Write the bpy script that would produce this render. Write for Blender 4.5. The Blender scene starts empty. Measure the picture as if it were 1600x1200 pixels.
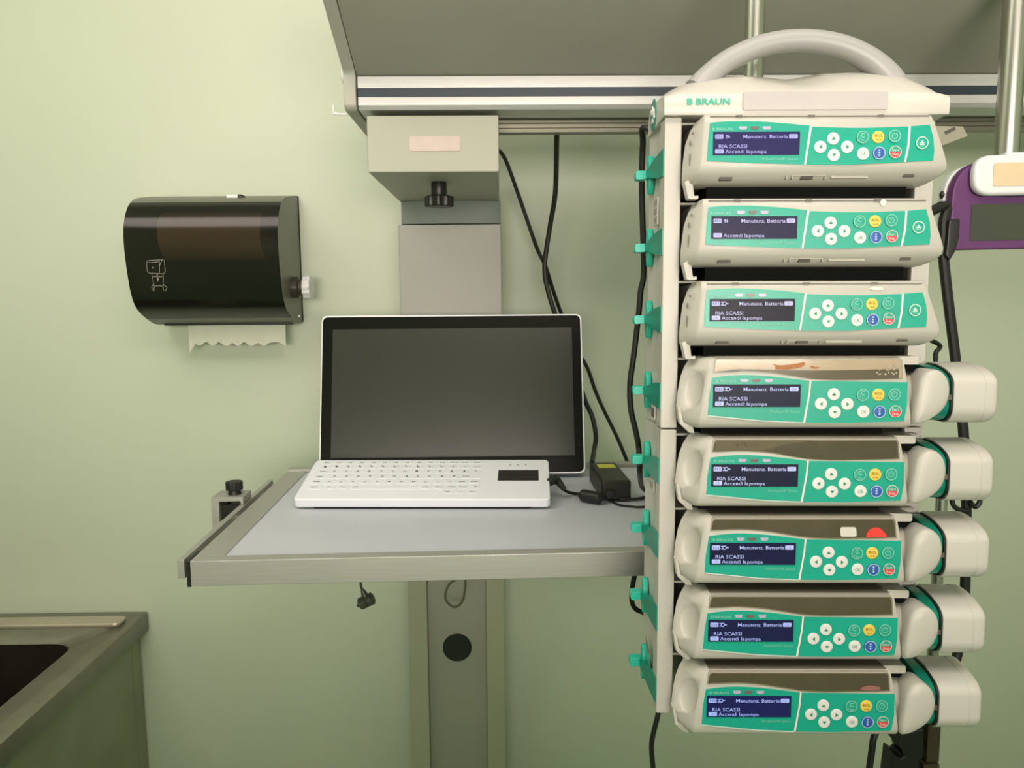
import bpy, bmesh, math, random
from mathutils import Vector, Matrix
random.seed(4)
scn = bpy.context.scene
COL = scn.collection
PI = math.pi
R = math.radians

# ------------------------------------------------------------------ camera
CAMZ = 1.60
YAW, PITCH, ROLL, F = R(0.8795), R(6.655), R(-0.4528), 1200.0
Fv = Vector((math.sin(YAW)*math.cos(PITCH), math.cos(YAW)*math.cos(PITCH), -math.sin(PITCH)))
Rt = Vector((math.cos(YAW), -math.sin(YAW), 0))
Up = Rt.cross(Fv)
CR = Rt*math.cos(ROLL) + Up*math.sin(ROLL)
CU = Up*math.cos(ROLL) - Rt*math.sin(ROLL)
CAM = Vector((0, 0, CAMZ))
cd = bpy.data.cameras.new('camera'); cd.sensor_width = 36; cd.lens = F/1600*36
cam = bpy.data.objects.new('camera', cd); COL.objects.link(cam)
m3 = Matrix((CR, CU, -Fv)).transposed()
cam.matrix_world = Matrix.Translation(CAM) @ m3.to_4x4()
cd.clip_start = 0.01
scn.camera = cam
scn.view_settings.view_transform = 'Standard'
scn.view_settings.look = 'None'
scn.view_settings.exposure = 0.0

def ray(x, y): return Fv + CR*((x-800)/F) - CU*((y-600)/F)
def at(x, y, Y):
    d = ray(x, y); return CAM + d*(Y/d.y)
def onz(x, y, z):
    d = ray(x, y); return CAM + d*((z-CAMZ)/d.z)
WALL = 1.70
# frame of the pump tower
TO = Vector((0.2045, 0.7494, 0.1516)) + CAM
TM = (Matrix.Rotation(-.024, 3, 'Z') @ Matrix.Rotation(-.0336, 3, 'X') @ Matrix.Rotation(.0065, 3, 'Y'))
PS = .0788
def tw(x, y, z): return TO + TM @ Vector((x, y, z))

# ------------------------------------------------------------------ materials
MATS = {}
def mat(name, col, rough=0.5, metal=0.0, emit=None, es=1.0, coat=0.0, var=0.0, scale=20, bump=0.0, bscale=200, spec=None, alpha=None, stretch=None):
    if name in MATS: return MATS[name]
    m = bpy.data.materials.new(name); m.use_nodes = True
    nt = m.node_tree; b = nt.nodes['Principled BSDF']
    b.inputs['Base Color'].default_value = (*col, 1)
    b.inputs['Roughness'].default_value = rough
    b.inputs['Metallic'].default_value = metal
    b.inputs['Coat Weight'].default_value = coat
    b.inputs['Coat Roughness'].default_value = 0.06
    if spec is not None: b.inputs['Specular IOR Level'].default_value = spec
    if emit:
        b.inputs['Emission Color'].default_value = (*emit, 1); b.inputs['Emission Strength'].default_value = es
    if var or bump:
        tc = nt.nodes.new('ShaderNodeTexCoord'); mp = nt.nodes.new('ShaderNodeMapping')
        nt.links.new(tc.outputs['Object'], mp.inputs['Vector'])
        if stretch: mp.inputs['Scale'].default_value = stretch
    if var:
        n = nt.nodes.new('ShaderNodeTexNoise'); n.inputs['Scale'].default_value = scale; n.inputs['Detail'].default_value = 4
        cr = nt.nodes.new('ShaderNodeValToRGB')
        cr.color_ramp.elements[0].color = (*[c*(1-var) for c in col], 1); cr.color_ramp.elements[0].position = 0.3
        cr.color_ramp.elements[1].color = (*[min(1, c*(1+var)) for c in col], 1); cr.color_ramp.elements[1].position = 0.7
        nt.links.new(mp.outputs['Vector'], n.inputs['Vector']); nt.links.new(n.outputs['Fac'], cr.inputs['Fac'])
        nt.links.new(cr.outputs['Color'], b.inputs['Base Color'])
    if bump:
        n2 = nt.nodes.new('ShaderNodeTexNoise'); n2.inputs['Scale'].default_value = bscale
        bp = nt.nodes.new('ShaderNodeBump'); bp.inputs['Strength'].default_value = bump; bp.inputs['Distance'].default_value = 0.002
        nt.links.new(mp.outputs['Vector'], n2.inputs['Vector'])
        nt.links.new(n2.outputs['Fac'], bp.inputs['Height']); nt.links.new(bp.outputs['Normal'], b.inputs['Normal'])
    MATS[name] = m
    return m
def smoked(name, tint, rough=0.08, fac=0.06, body=None, bodyf=0.0):
    """tinted transparent plastic: transparent + gloss, optionally a little diffuse haze"""
    if name in MATS: return MATS[name]
    m = bpy.data.materials.new(name); m.use_nodes = True; nt = m.node_tree; nt.nodes.clear()
    out = nt.nodes.new('ShaderNodeOutputMaterial'); t = nt.nodes.new('ShaderNodeBsdfTransparent'); t.inputs['Color'].default_value = (*tint, 1)
    last = t.outputs[0]
    if body:
        d = nt.nodes.new('ShaderNodeBsdfDiffuse'); d.inputs['Color'].default_value = (*body, 1)
        mx = nt.nodes.new('ShaderNodeMixShader'); mx.inputs[0].default_value = bodyf
        nt.links.new(last, mx.inputs[1]); nt.links.new(d.outputs[0], mx.inputs[2]); last = mx.outputs[0]
    g = nt.nodes.new('ShaderNodeBsdfGlossy'); g.inputs['Roughness'].default_value = rough
    fr = nt.nodes.new('ShaderNodeFresnel'); fr.inputs['IOR'].default_value = 1.45
    ml = nt.nodes.new('ShaderNodeMath'); ml.operation = 'ADD'; ml.inputs[1].default_value = fac-0.04
    nt.links.new(fr.outputs[0], ml.inputs[0])
    mx = nt.nodes.new('ShaderNodeMixShader'); nt.links.new(ml.outputs[0], mx.inputs[0])
    nt.links.new(last, mx.inputs[1]); nt.links.new(g.outputs[0], mx.inputs[2]); nt.links.new(mx.outputs[0], out.inputs[0])
    MATS[name] = m
    return m

WALLM = mat('wall_paint', (0.6, 0.67, 0.52), 0.55, var=0.03, scale=1.5, bump=0.08, bscale=120)
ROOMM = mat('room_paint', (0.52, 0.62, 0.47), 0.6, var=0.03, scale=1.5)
CEILM = mat('ceiling_paint', (0.76, 0.78, 0.74), 0.7, var=0.02, scale=2)
FLOORM = mat('floor_vinyl', (0.19, 0.36, 0.17), 0.4, var=0.08, scale=6)
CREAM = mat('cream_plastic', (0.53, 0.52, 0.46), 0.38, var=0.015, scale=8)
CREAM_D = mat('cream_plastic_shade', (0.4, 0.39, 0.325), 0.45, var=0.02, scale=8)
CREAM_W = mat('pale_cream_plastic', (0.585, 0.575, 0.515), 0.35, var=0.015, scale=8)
TEAL = mat('teal_panel', (0.01, 0.385, 0.27), 0.28, var=0.02, scale=10)
TEAL_D = mat('teal_lever', (0.004, 0.26, 0.18), 0.35, var=0.03, scale=30)
TEAL_L = mat('light_teal_knob', (0.03, 0.54, 0.4), 0.35, var=0.03, scale=30)
TEAL_R = mat('teal_ring', (0.003, 0.21, 0.135), 0.25, var=0.05, scale=30)
DARK = mat('dark_interior', (0.004, 0.005, 0.004), 0.7, var=0.1, scale=20, spec=0.08)
BLACK = mat('black_plastic', (0.010, 0.011, 0.009), 0.42, var=0.1, scale=40)
RUBBER = mat('black_rubber', (0.008, 0.009, 0.008), 0.5, var=0.1, scale=60)
WHITE = mat('white_plastic', (0.78, 0.8, 0.8), 0.35, var=0.01, scale=10)
BTNW = mat('button_white', (0.76, 0.76, 0.74), 0.4, var=0.01, scale=50)
BTNY = mat('button_yellow', (0.83, 0.60, 0.10), 0.4, var=0.03, scale=50)
BTNB = mat('button_blue', (0.025, 0.10, 0.42), 0.4, var=0.03, scale=50)
BTNR = mat('button_red', (0.72, 0.055, 0.06), 0.4, var=0.03, scale=50)
BTNG = mat('button_teal', (0.012, 0.385, 0.27), 0.35, var=0.02, scale=50)
INKW = mat('pale_ink', (0.62, 0.83, 0.73), 0.5, var=0.01, scale=50)
INKWW = mat('white_ink', (0.80, 0.80, 0.78), 0.5, var=0.01, scale=50)
INKT = mat('teal_ink', (0.02, 0.42, 0.28), 0.5, var=0.02, scale=50)
INKG = mat('green_ink', (0.02, 0.26, 0.13), 0.5, var=0.02, scale=50)
INKO = mat('olive_ink', (0.35, 0.26, 0.02), 0.5, var=0.02, scale=50)
INKM = mat('mint_ink', (0.20, 0.56, 0.44), 0.5, var=0.02, scale=50)
INKK = mat('dark_ink', (0.005, 0.005, 0.005), 0.6, var=0.05, scale=90)
LEDP = mat('lavender_led', (0.48, 0.46, 0.62), 0.25, var=0.03, scale=90)
LEDD = mat('brown_led', (0.16, 0.13, 0.13), 0.25, var=0.03, scale=90)
ALU = mat('brushed_aluminium', (0.46, 0.465, 0.42), 0.44, 0.5, var=0.05, scale=8, stretch=(2, 40, 40))
ALU_L = mat('pale_aluminium', (0.6, 0.605, 0.58), 0.42, 0.35, var=0.05, scale=8, stretch=(2, 40, 40))
CHROME = mat('chrome', (0.62, 0.62, 0.56), 0.27, 1.0, var=0.02, scale=20)
STEEL = mat('sink_steel', (0.27, 0.26, 0.205), 0.36, 0.8, var=0.1, scale=14)
STEEL_P = mat('sink_panel_steel', (0.34, 0.36, 0.26), 0.5, 0.6, var=0.08, scale=10)
STEEL_L = mat('sink_highlight_steel', (0.62, 0.55, 0.46), 0.3, 0.7, var=0.05, scale=14)  # paler steel, carries the highlight at the back of the sink
BASIN = mat('dark_basin', (0.022, 0.019, 0.014), 0.4, 0.2, var=0.1, scale=14)
PANELG = mat('beam_panel_grey', (0.37, 0.365, 0.3), 0.6, var=0.03, scale=12, bump=0.05)
ENDCAP = mat('end_cap_grey', (0.44, 0.44, 0.375), 0.5, var=0.02, scale=12)
NAVY = mat('navy_stripe', (0.022, 0.038, 0.055), 0.4, var=0.08, scale=12, stretch=(1, 60, 60))
BOXM = mat('beige_housing', (0.42, 0.425, 0.34), 0.5, var=0.02, scale=8)
COLM = mat('column_grey', (0.34, 0.345, 0.3), 0.5, 0.1, var=0.03, scale=5)
COLL = mat('column_flange', (0.42, 0.43, 0.31), 0.5, var=0.03, scale=5)
COLC = mat('column_channel', (0.4, 0.39, 0.33), 0.45, 0.2, var=0.04, scale=4)
DISCM = mat('swivel_grey', (0.165, 0.2, 0.175), 0.5, var=0.03, scale=9)
TABLEM = mat('table_laminate', (0.54, 0.575, 0.625), 0.42, var=0.03, scale=9)
HANDLE = mat('handle_grey', (0.36, 0.36, 0.35), 0.4, var=0.02, scale=15)
WINDOW = mat('status_window', (0.5, 0.475, 0.46), 0.3, var=0.02, scale=15)
PURPLE = mat('purple_rubber', (0.115, 0.030, 0.135), 0.5, var=0.06, scale=20)
SMOKEL = mat('display_olive', (0.055, 0.065, 0.045), 0.3, var=0.1, scale=14)
PAPER = mat('paper_towel', (0.68, 0.71, 0.58), 0.9, var=0.03, scale=40, bump=0.2, bscale=400)
GLASSB = mat('monitor_bezel_black', (0.0085, 0.010, 0.007), 0.22, var=0.05, scale=5, spec=0.12)
SCREEN = mat('monitor_screen', (0.032, 0.036, 0.026), 0.24, var=0.04, scale=3, coat=0.5)
SILVER = mat('silver_bezel', (0.72, 0.74, 0.75), 0.35, 0.3, var=0.02, scale=9)

# ------------------------------------------------------------------ mesh builder
def poly_round(pts, r, n=4):
    out = []; N = len(pts)
    for i in range(N):
        p0, p1, p2 = Vector(pts[i-1]), Vector(pts[i]), Vector(pts[(i+1) % N])
        a = (p0-p1); b = (p2-p1); la, lb = a.length, b.length
        rr = r[i] if isinstance(r, (list, tuple)) else r
        t = min(rr, la*.45, lb*.45)
        if t < 1e-6: out.append(tuple(p1)); continue
        A = p1+a/la*t; B = p1+b/lb*t
        for k in range(n+1):
            u = k/n
            out.append(tuple(A*(1-u)**2 + p1*2*u*(1-u) + B*u*u))
    return out
def circ(cx, cz, r, n=24, rz=None):
    return [(cx+r*math.cos(2*PI*k/n), cz+(rz or r)*math.sin(2*PI*k/n)) for k in range(n)]
def spline(pts, n=8):
    P = [Vector(p) for p in pts]; out = []
    for i in range(len(P)-1):
        p0 = P[max(i-1, 0)]; p1 = P[i]; p2 = P[i+1]; p3 = P[min(i+2, len(P)-1)]
        for k in range(n):
            t = k/n
            out.append(0.5*((2*p1)+(p2-p0)*t+(2*p0-5*p1+4*p2-p3)*t*t+(3*p1-p0-3*p2+p3)*t**3))
    out.append(P[-1]); return out
FONTC = {}
def text_geo(s, bold):
    k = (s, bold)
    if k not in FONTC:
        cu = bpy.data.curves.new('t', 'FONT'); cu.body = s; cu.size = 1; cu.resolution_u = 2; cu.offset = bold
        o = bpy.data.objects.new('t', cu)
        me = bpy.data.meshes.new_from_object(o)
        v = [tuple(q.co) for q in me.vertices]; f = [tuple(p.vertices) for p in me.polygons]
        bpy.data.objects.remove(o); bpy.data.curves.remove(cu); bpy.data.meshes.remove(me)
        FONTC[k] = (v, f)
    return FONTC[k]

class MB:
    def __init__(s): s.v = []; s.f = []; s.mi = []; s.cur = 0
    def add(s, v, f):
        b = len(s.v); s.v += [tuple(p) for p in v]; s.f += [tuple(i+b for i in q) for q in f]; s.mi += [s.cur]*len(f); return s
    def box(s, x0, x1, y0, y1, z0, z1):
        return s.add([(x0,y0,z0),(x1,y0,z0),(x1,y1,z0),(x0,y1,z0),(x0,y0,z1),(x1,y0,z1),(x1,y1,z1),(x0,y1,z1)],
                     [(0,3,2,1),(4,5,6,7),(0,1,5,4),(1,2,6,5),(2,3,7,6),(3,0,4,7)])
    def prism(s, poly, a, b, axis='y'):
        n = len(poly)
        def P(u, w, t): return {'y': (u, t, w), 'x': (t, u, w), 'z': (u, w, t)}[axis]
        v = [P(u, w, a) for u, w in poly]+[P(u, w, b) for u, w in poly]
        f = [tuple(range(n)), tuple(range(2*n-1, n-1, -1))]+[(i, (i+1) % n, n+(i+1) % n, n+i) for i in range(n)]
        return s.add(v, f)
    def flat(s, poly, y):
        return s.add([(u, y, w) for u, w in poly], [tuple(range(len(poly)))])
    def ring(s, cx, cz, r0, r1, y, n=28, y1=None):
        v = []; f = []
        for k in range(n):
            c, d = math.cos(2*PI*k/n), math.sin(2*PI*k/n); v += [(cx+r0*c, y, cz+r0*d), (cx+r1*c, y, cz+r1*d)]
        for k in range(n):
            a = 2*k; b = 2*((k+1) % n); f.append((a, a+1, b+1, b))
        return s.add(v, f)
    def tube(s, path, r, n=10, sq=None):
        P = [Vector(p) for p in path]; v = []; f = []; prev = None
        for i, p in enumerate(P):
            d = (P[min(i+1, len(P)-1)]-P[max(i-1, 0)]).normalized()
            if prev is None:
                ref = Vector((0, 0, 1)) if abs(d.z) < .9 else Vector((1, 0, 0)); a = d.cross(ref).normalized()
            else: a = (prev-d*prev.dot(d)).normalized()
            prev = a; b = d.cross(a); rr = r[i] if isinstance(r, (list, tuple)) else r
            for k in range(n):
                t = 2*PI*k/n; v.append(p+a*(rr*math.cos(t))+b*(rr*math.sin(t)))
        for i in range(len(P)-1):
            for k in range(n): f.append((i*n+k, i*n+(k+1) % n, (i+1)*n+(k+1) % n, (i+1)*n+k))
        f.append(tuple(range(n-1, -1, -1))); L = (len(P)-1)*n; f.append(tuple(range(L, L+n)))
        return s.add(v, f)
    def lathe(s, prof, c, axis='z', n=28):
        """prof: list of (radius, height along axis)"""
        v = []; f = []
        for r, h in prof:
            for k in range(n):
                t = 2*PI*k/n; a, b = r*math.cos(t), r*math.sin(t)
                v.append({'z': (c[0]+a, c[1]+b, c[2]+h), 'y': (c[0]+a, c[1]+h, c[2]+b), 'x': (c[0]+h, c[1]+a, c[2]+b)}[axis])
        for i in range(len(prof)-1):
            for k in range(n): f.append((i*n+k, i*n+(k+1) % n, (i+1)*n+(k+1) % n, (i+1)*n+k))
        f.append(tuple(range(n))); L = (len(prof)-1)*n; f.append(tuple(range(L, L+n)))
        return s.add(v, f)
    def ellipsoid(s, c, r, n=20, m=12):
        prof = [(max(1e-4, math.sin(PI*i/m)), -math.cos(PI*i/m)) for i in range(m+1)]
        v = []; f = []
        for a, h in prof:
            for k in range(n):
                t = 2*PI*k/n; v.append((c[0]+r[0]*a*math.cos(t), c[1]+r[1]*a*math.sin(t), c[2]+r[2]*h))
        for i in range(m):
            for k in range(n): f.append((i*n+k, i*n+(k+1) % n, (i+1)*n+(k+1) % n, (i+1)*n+k))
        f.append(tuple(range(n))); f.append(tuple(range(m*n, m*n+n)))
        return s.add(v, f)
    def text(s, st, x, z, h, y, w=None, align='l', bold=0.0, plane='xz', shear=0):
        v, f = text_geo(st, bold)
        if not v: return s
        x0 = min(p[0] for p in v); x1 = max(p[0] for p in v)
        k = h/0.72; kx = (w/(x1-x0)) if w else k
        W = (x1-x0)*kx; ox = {'l': 0, 'c': -W/2, 'r': -W}[align]
        q = []
        for p in v:
            u = x+ox+(p[0]-x0)*kx+shear*p[1]*k; t = z+p[1]*k
            q.append((u, y, t) if plane == 'xz' else (u, t, y))
        return s.add(q, f)
    def grid(s, rows, close=False):
        n = len(rows[0]); v = [p for r in rows for p in r]; f = []
        for i in range(len(rows)-1):
            for j in range(n-1 if not close else n):
                f.append((i*n+j, i*n+(j+1) % n, (i+1)*n+(j+1) % n, (i+1)*n+j))
        if close: f.append(tuple(range(n))); f.append(tuple(range((len(rows)-1)*n, len(rows)*n)))
        return s.add(v, f)
    def mesh(s, name, mats, bevel=0, seg=2, sharp=0.6, weld=False, flatshade=False):
        me = bpy.data.meshes.new(name); bm = bmesh.new()
        vs = [bm.verts.new(p) for p in s.v]
        for q, mi in zip(s.f, s.mi):
            try:
                fc = bm.faces.new([vs[i] for i in q]); fc.material_index = mi
            except ValueError: pass
        if weld: bmesh.ops.remove_doubles(bm, verts=bm.verts, dist=1e-5)
        bmesh.ops.recalc_face_normals(bm, faces=bm.faces)
        if bevel:
            es = [e for e in bm.edges if len(e.link_faces) == 2 and e.calc_face_angle(0) > 0.5]
            if es: bmesh.ops.bevel(bm, geom=es, offset=bevel, segments=seg, affect='EDGES', profile=0.5, clamp_overlap=True)
        for fc in bm.faces: fc.smooth = not flatshade
        for e in bm.edges:
            if len(e.link_faces) == 2 and e.calc_face_angle(0) > sharp: e.smooth = False
        bm.to_mesh(me); bm.free()
        if bevel: me['wn'] = 1
        for m in (mats if isinstance(mats, (list, tuple)) else [mats]): me.materials.append(m)
        return me
    def build(s, name, mats, parent=None, bevel=0, seg=2, sharp=0.6, weld=False, label=None, flatshade=False):
        return put(name, s.mesh(name, mats, bevel, seg, sharp, weld, flatshade), parent, label)
OFF = {}
def put(name, me, parent=None, label=None):
    o = bpy.data.objects.new(name, me); COL.objects.link(o)
    if me.get('wn'):
        wn = o.modifiers.new('normals', 'WEIGHTED_NORMAL'); wn.keep_sharp = True
    if parent is not None:
        o.parent = parent
        if parent.name in OFF: o.location = -OFF[parent.name]
    if label: o['label'] = label
    return o
def tag(o, label, cat, group=None, kind=None):
    o['label'] = label; o['category'] = cat
    if group: o['group'] = group
    if kind: o['kind'] = kind
    return o
def thing(name, label, cat, loc=(0, 0, 0), rot=None, group=None, off=None):
    """off: where the base sits in the coordinates its parts are drawn in"""
    o = bpy.data.objects.new(name, None); COL.objects.link(o); o.empty_display_size = .05
    loc = Vector(loc)
    if off is not None:
        off = Vector(off); OFF[o.name] = off
        loc = loc + ((rot @ off) if rot is not None else off)
    o.location = loc
    if rot is not None: o.rotation_euler = rot.to_euler()
    return tag(o, label, cat, group)
def struct(name, mb, m, **k):
    o = mb.build(name, m, **k); o['kind'] = 'structure'; return o
CACHE = {}
def cached(key, name, fn, mats, parent, label=None, **k):
    """the same mesh reused for every copy"""
    if key not in CACHE: CACHE[key] = fn().mesh(name, mats, **k)
    return put(name, CACHE[key], parent, label)
def boolean_mesh(name, a, cutters):
    o = bpy.data.objects.new('a', a); COL.objects.link(o); cs = []
    for c in cutters:
        k = bpy.data.objects.new('c', c); COL.objects.link(k); cs.append(k)
        md = o.modifiers.new('b', 'BOOLEAN'); md.operation = 'DIFFERENCE'; md.object = k; md.solver = 'EXACT'
    dg = bpy.context.evaluated_depsgraph_get()
    me = bpy.data.meshes.new_from_object(o.evaluated_get(dg)); me.name = name
    bpy.data.objects.remove(o)
    for k in cs: bpy.data.objects.remove(k)
    return me

# ------------------------------------------------------------------ room
X0, X1, Y0, H = -1.75, 1.75, -2.2, 2.80
struct('wall_back', MB().box(X0-.1, X1+.1, WALL, WALL+.1, 0, H), WALLM)
struct('wall_left', MB().box(X0-.1, X0, Y0, WALL, 0, H), ROOMM)
struct('wall_right', MB().box(X1, X1+.1, Y0, WALL, 0, H), ROOMM)
struct('wall_front', MB().box(X0-.1, X1+.1, Y0-.1, Y0, 0, H), ROOMM)
struct('floor', MB().box(X0-.1, X1+.1, Y0-.1, WALL+.1, -.1, 0), FLOORM)
struct('ceiling', MB().box(X0-.1, X1+.1, Y0-.1, WALL+.1, H, H+.1), CEILM)

# ------------------------------------------------------------------ paper towel dispenser
def dispenser():
    xl, xr = -.730, -.431
    zc = CAMZ
    prof = [(1.690,.214),(1.60,.200),(1.567,.187),(1.548,.170),(1.534,.145),(1.528,.115),(1.530,.075),(1.540,.020),(1.553,-.010),(1.575,-.030),(1.62,-.050),(1.655,-.058),(1.690,-.056)]
    prof = [(p[0], p[1]) for p in spline(prof, 3)]
    t = thing('paper_towel_dispenser', 'smoked dark plastic paper towel dispenser with white side wheel on green wall', 'paper towel dispenser', (-.58, WALL, zc-.05), None, None)
    def P(n, mb, m, par=None, **k):
        o = mb.build(n, m, par or t, **k)
        if par is None: o.location = -t.location
        return o
    # hollow cover (single skin) : front sweep
    c = MB(); c.grid([[(x, y, zc+z) for x in (xl, xr)] for y, z in prof[6:-7]])
    for nm, pp in (('top_panel', prof[:7]), ('bottom_panel', prof[-8:])):
        P(nm, MB().grid([[(x, y, zc+z) for x in (xl, xr)] for y, z in pp]), mat('dispenser_side', (.16,.165,.125), .4, var=.04, scale=9), label='grey green smoked plastic')
    P('cover', c, smoked('smoked_cover', (.32,.28,.225), .16, .05, (.035,.037,.024), .28), label='dark translucent curved front cover')
    for x in (xl, xr):
        P('side_panel', MB().add([(x, y, zc+z) for y, z in prof], [tuple(range(len(prof)))]), mat('dispenser_side', (0.16, 0.165, 0.125), .4, var=.04, scale=9), label='grey green smoked side panel')
    P('back_plate', MB().box(xl, xr, 1.6885, 1.699, zc-.056, zc+.213), DARK)
    # lock on top
    p = at(368, 309, 1.60)
    k = MB().lathe([(.0,0),(.0058,0),(.0058,.022),(0,.022)], (p.x-.016, p.y, p.z+.001), 'x', 16)
    P('lock', k, WHITE, label='white lock barrel')
    P('lock_key', MB().lathe([(0,.022),(.006,.022),(.0058,.028),(.002,.036),(0,.036)], (p.x-.016, p.y, p.z+.001), 'x', 16), BLACK, label='black lock key')
    # wheel on the right
    q = at(470, 449, 1.62); wx = xr
    w = P('wheel_hub', MB().lathe([(0,0),(.022,0),(.022,.014),(.018,.016),(.018,.024),(0,.024)], (wx, q.y, q.z), 'x', 20), mat('hub_dark', (.06,.055,.04), .3, .3, var=.1), label='dark hub of the side wheel')
    wprof = []
    wh = MB(); pts = []
    for i in range(48):
        a = 2*PI*i/48; rr = .0245+.0012*math.cos(a*12); pts.append((q.y+rr*math.cos(a), q.z+rr*math.sin(a)))
    wh.prism(pts, wx+.024, wx+.040, 'x')
    P('side_wheel', wh, WHITE, bevel=.002, label='white ribbed feed wheel')
    s = at(475, 494, 1.66)
    P('screw', MB().lathe([(0,0),(.004,0),(.003,.003),(0,.004)], (wx, s.y, s.z), 'x', 14), CHROME)
    # bottom slot
    P('tear_bar', MB().box(xl+.02, xr-.01, 1.640, 1.652, zc-.060, zc-.054), BLACK)
    # pictogram, thin white lines just proud of the cover
    def face(px, py):
        # point on the cover seen at a pixel: walk the profile
        best = None
        for i in range(len(prof)-1):
            for u in (0, .25, .5, .75):
                y = prof[i][0]*(1-u)+prof[i+1][0]*u; z = prof[i][1]*(1-u)+prof[i+1][1]*u
                if y > 1.6: continue
                P_ = at(px, py, y); e = abs(P_.z-(zc+z))
                if best is None or e < best[0]: best = (e, P_)
        return best[1]+Vector((0, -.0012, 0))
    pg = MB()
    def zz(x, y): return face(190+x/4.137, 280+y/4.137)
    L = [[(162,540),(170,527),(262,520),(278,527),(284,600),(272,612),(185,608),(170,600),(162,540)],[(245,522),(247,606)],[(168,540),(240,535)],[(247,560),(262,524)],
         [(197,612),(200,630),(270,630),(272,612)],[(200,632),(212,690),(270,690),(272,632)],[(205,680),(196,700),(205,715)],[(215,690),(210,722)],[(272,680),(296,700),(285,722)],[(270,690),(272,720)]]
    for l in L: pg.tube([zz(*p_) for p_ in l], .0006, 5)
    for cx, cy, a in ((205,572,7),(232,616,8),(236,645,9),(236,657,6)):
        pg.add([zz(cx-a,cy), zz(cx+a,cy), zz(cx,cy+a)], [(0,1,2)]); pg.add([zz(cx-a/3,cy-a), zz(cx+a/3,cy-a), zz(cx+a/3,cy), zz(cx-a/3,cy)], [(0,1,2,3)])
    P('pictogram', pg, mat('pictogram_ink', (.33,.34,.27), .5), label='thin white line drawing of how to pull a towel')
    # paper roll inside with hanging sheet : its own thing
    r = thing('paper_towel_roll', 'cream paper towel hanging with ragged edge below the smoked dispenser', 'paper towel', (-.58, 1.62, zc-.03), None, None)
    def Q(n, mb, m, **k):
        o = mb.build(n, m, r, **k); o.location = -r.location; return o
    Q('roll', MB().lathe([(0,0),(.050,0),(.050,.205),(0,.205)], (xl+.045, 1.625, zc+.125), 'x', 32), mat('roll_paper', (.75,.58,.44), .9, var=.03, scale=30), label='paper roll seen faintly through the cover')
    ys = 1.648
    a = at(296, 505, ys); b = at(447, 503, ys)
    top = zc-.045
    sh = MB(); xs = []; n = 40
    zlow = [ (296,552),(300,545),(305,537),(313,540),(322,534),(332,541),(342,534),(354,541),(363,536),(372,541),(382,534),(392,541),(402,536),(413,541),(420,536),(432,534),(440,537),(447,541)]
    rows0, rows1, rows2 = [], [], []
    for i, (px, py) in enumerate(zlow):
        c_ = at(px, py, ys-.002); 
        yy = .0015*math.sin(i*1.7)
        rows0.append((c_.x, ys, top)); rows1.append((c_.x, ys+yy, (top+c_.z)/2)); rows2.append((c_.x, ys-.002+yy*1.5, c_.z))
    sh.grid([rows0, rows1, rows2])
    Q('sheet', sh, PAPER, label='torn paper sheet')
dispenser()

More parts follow.
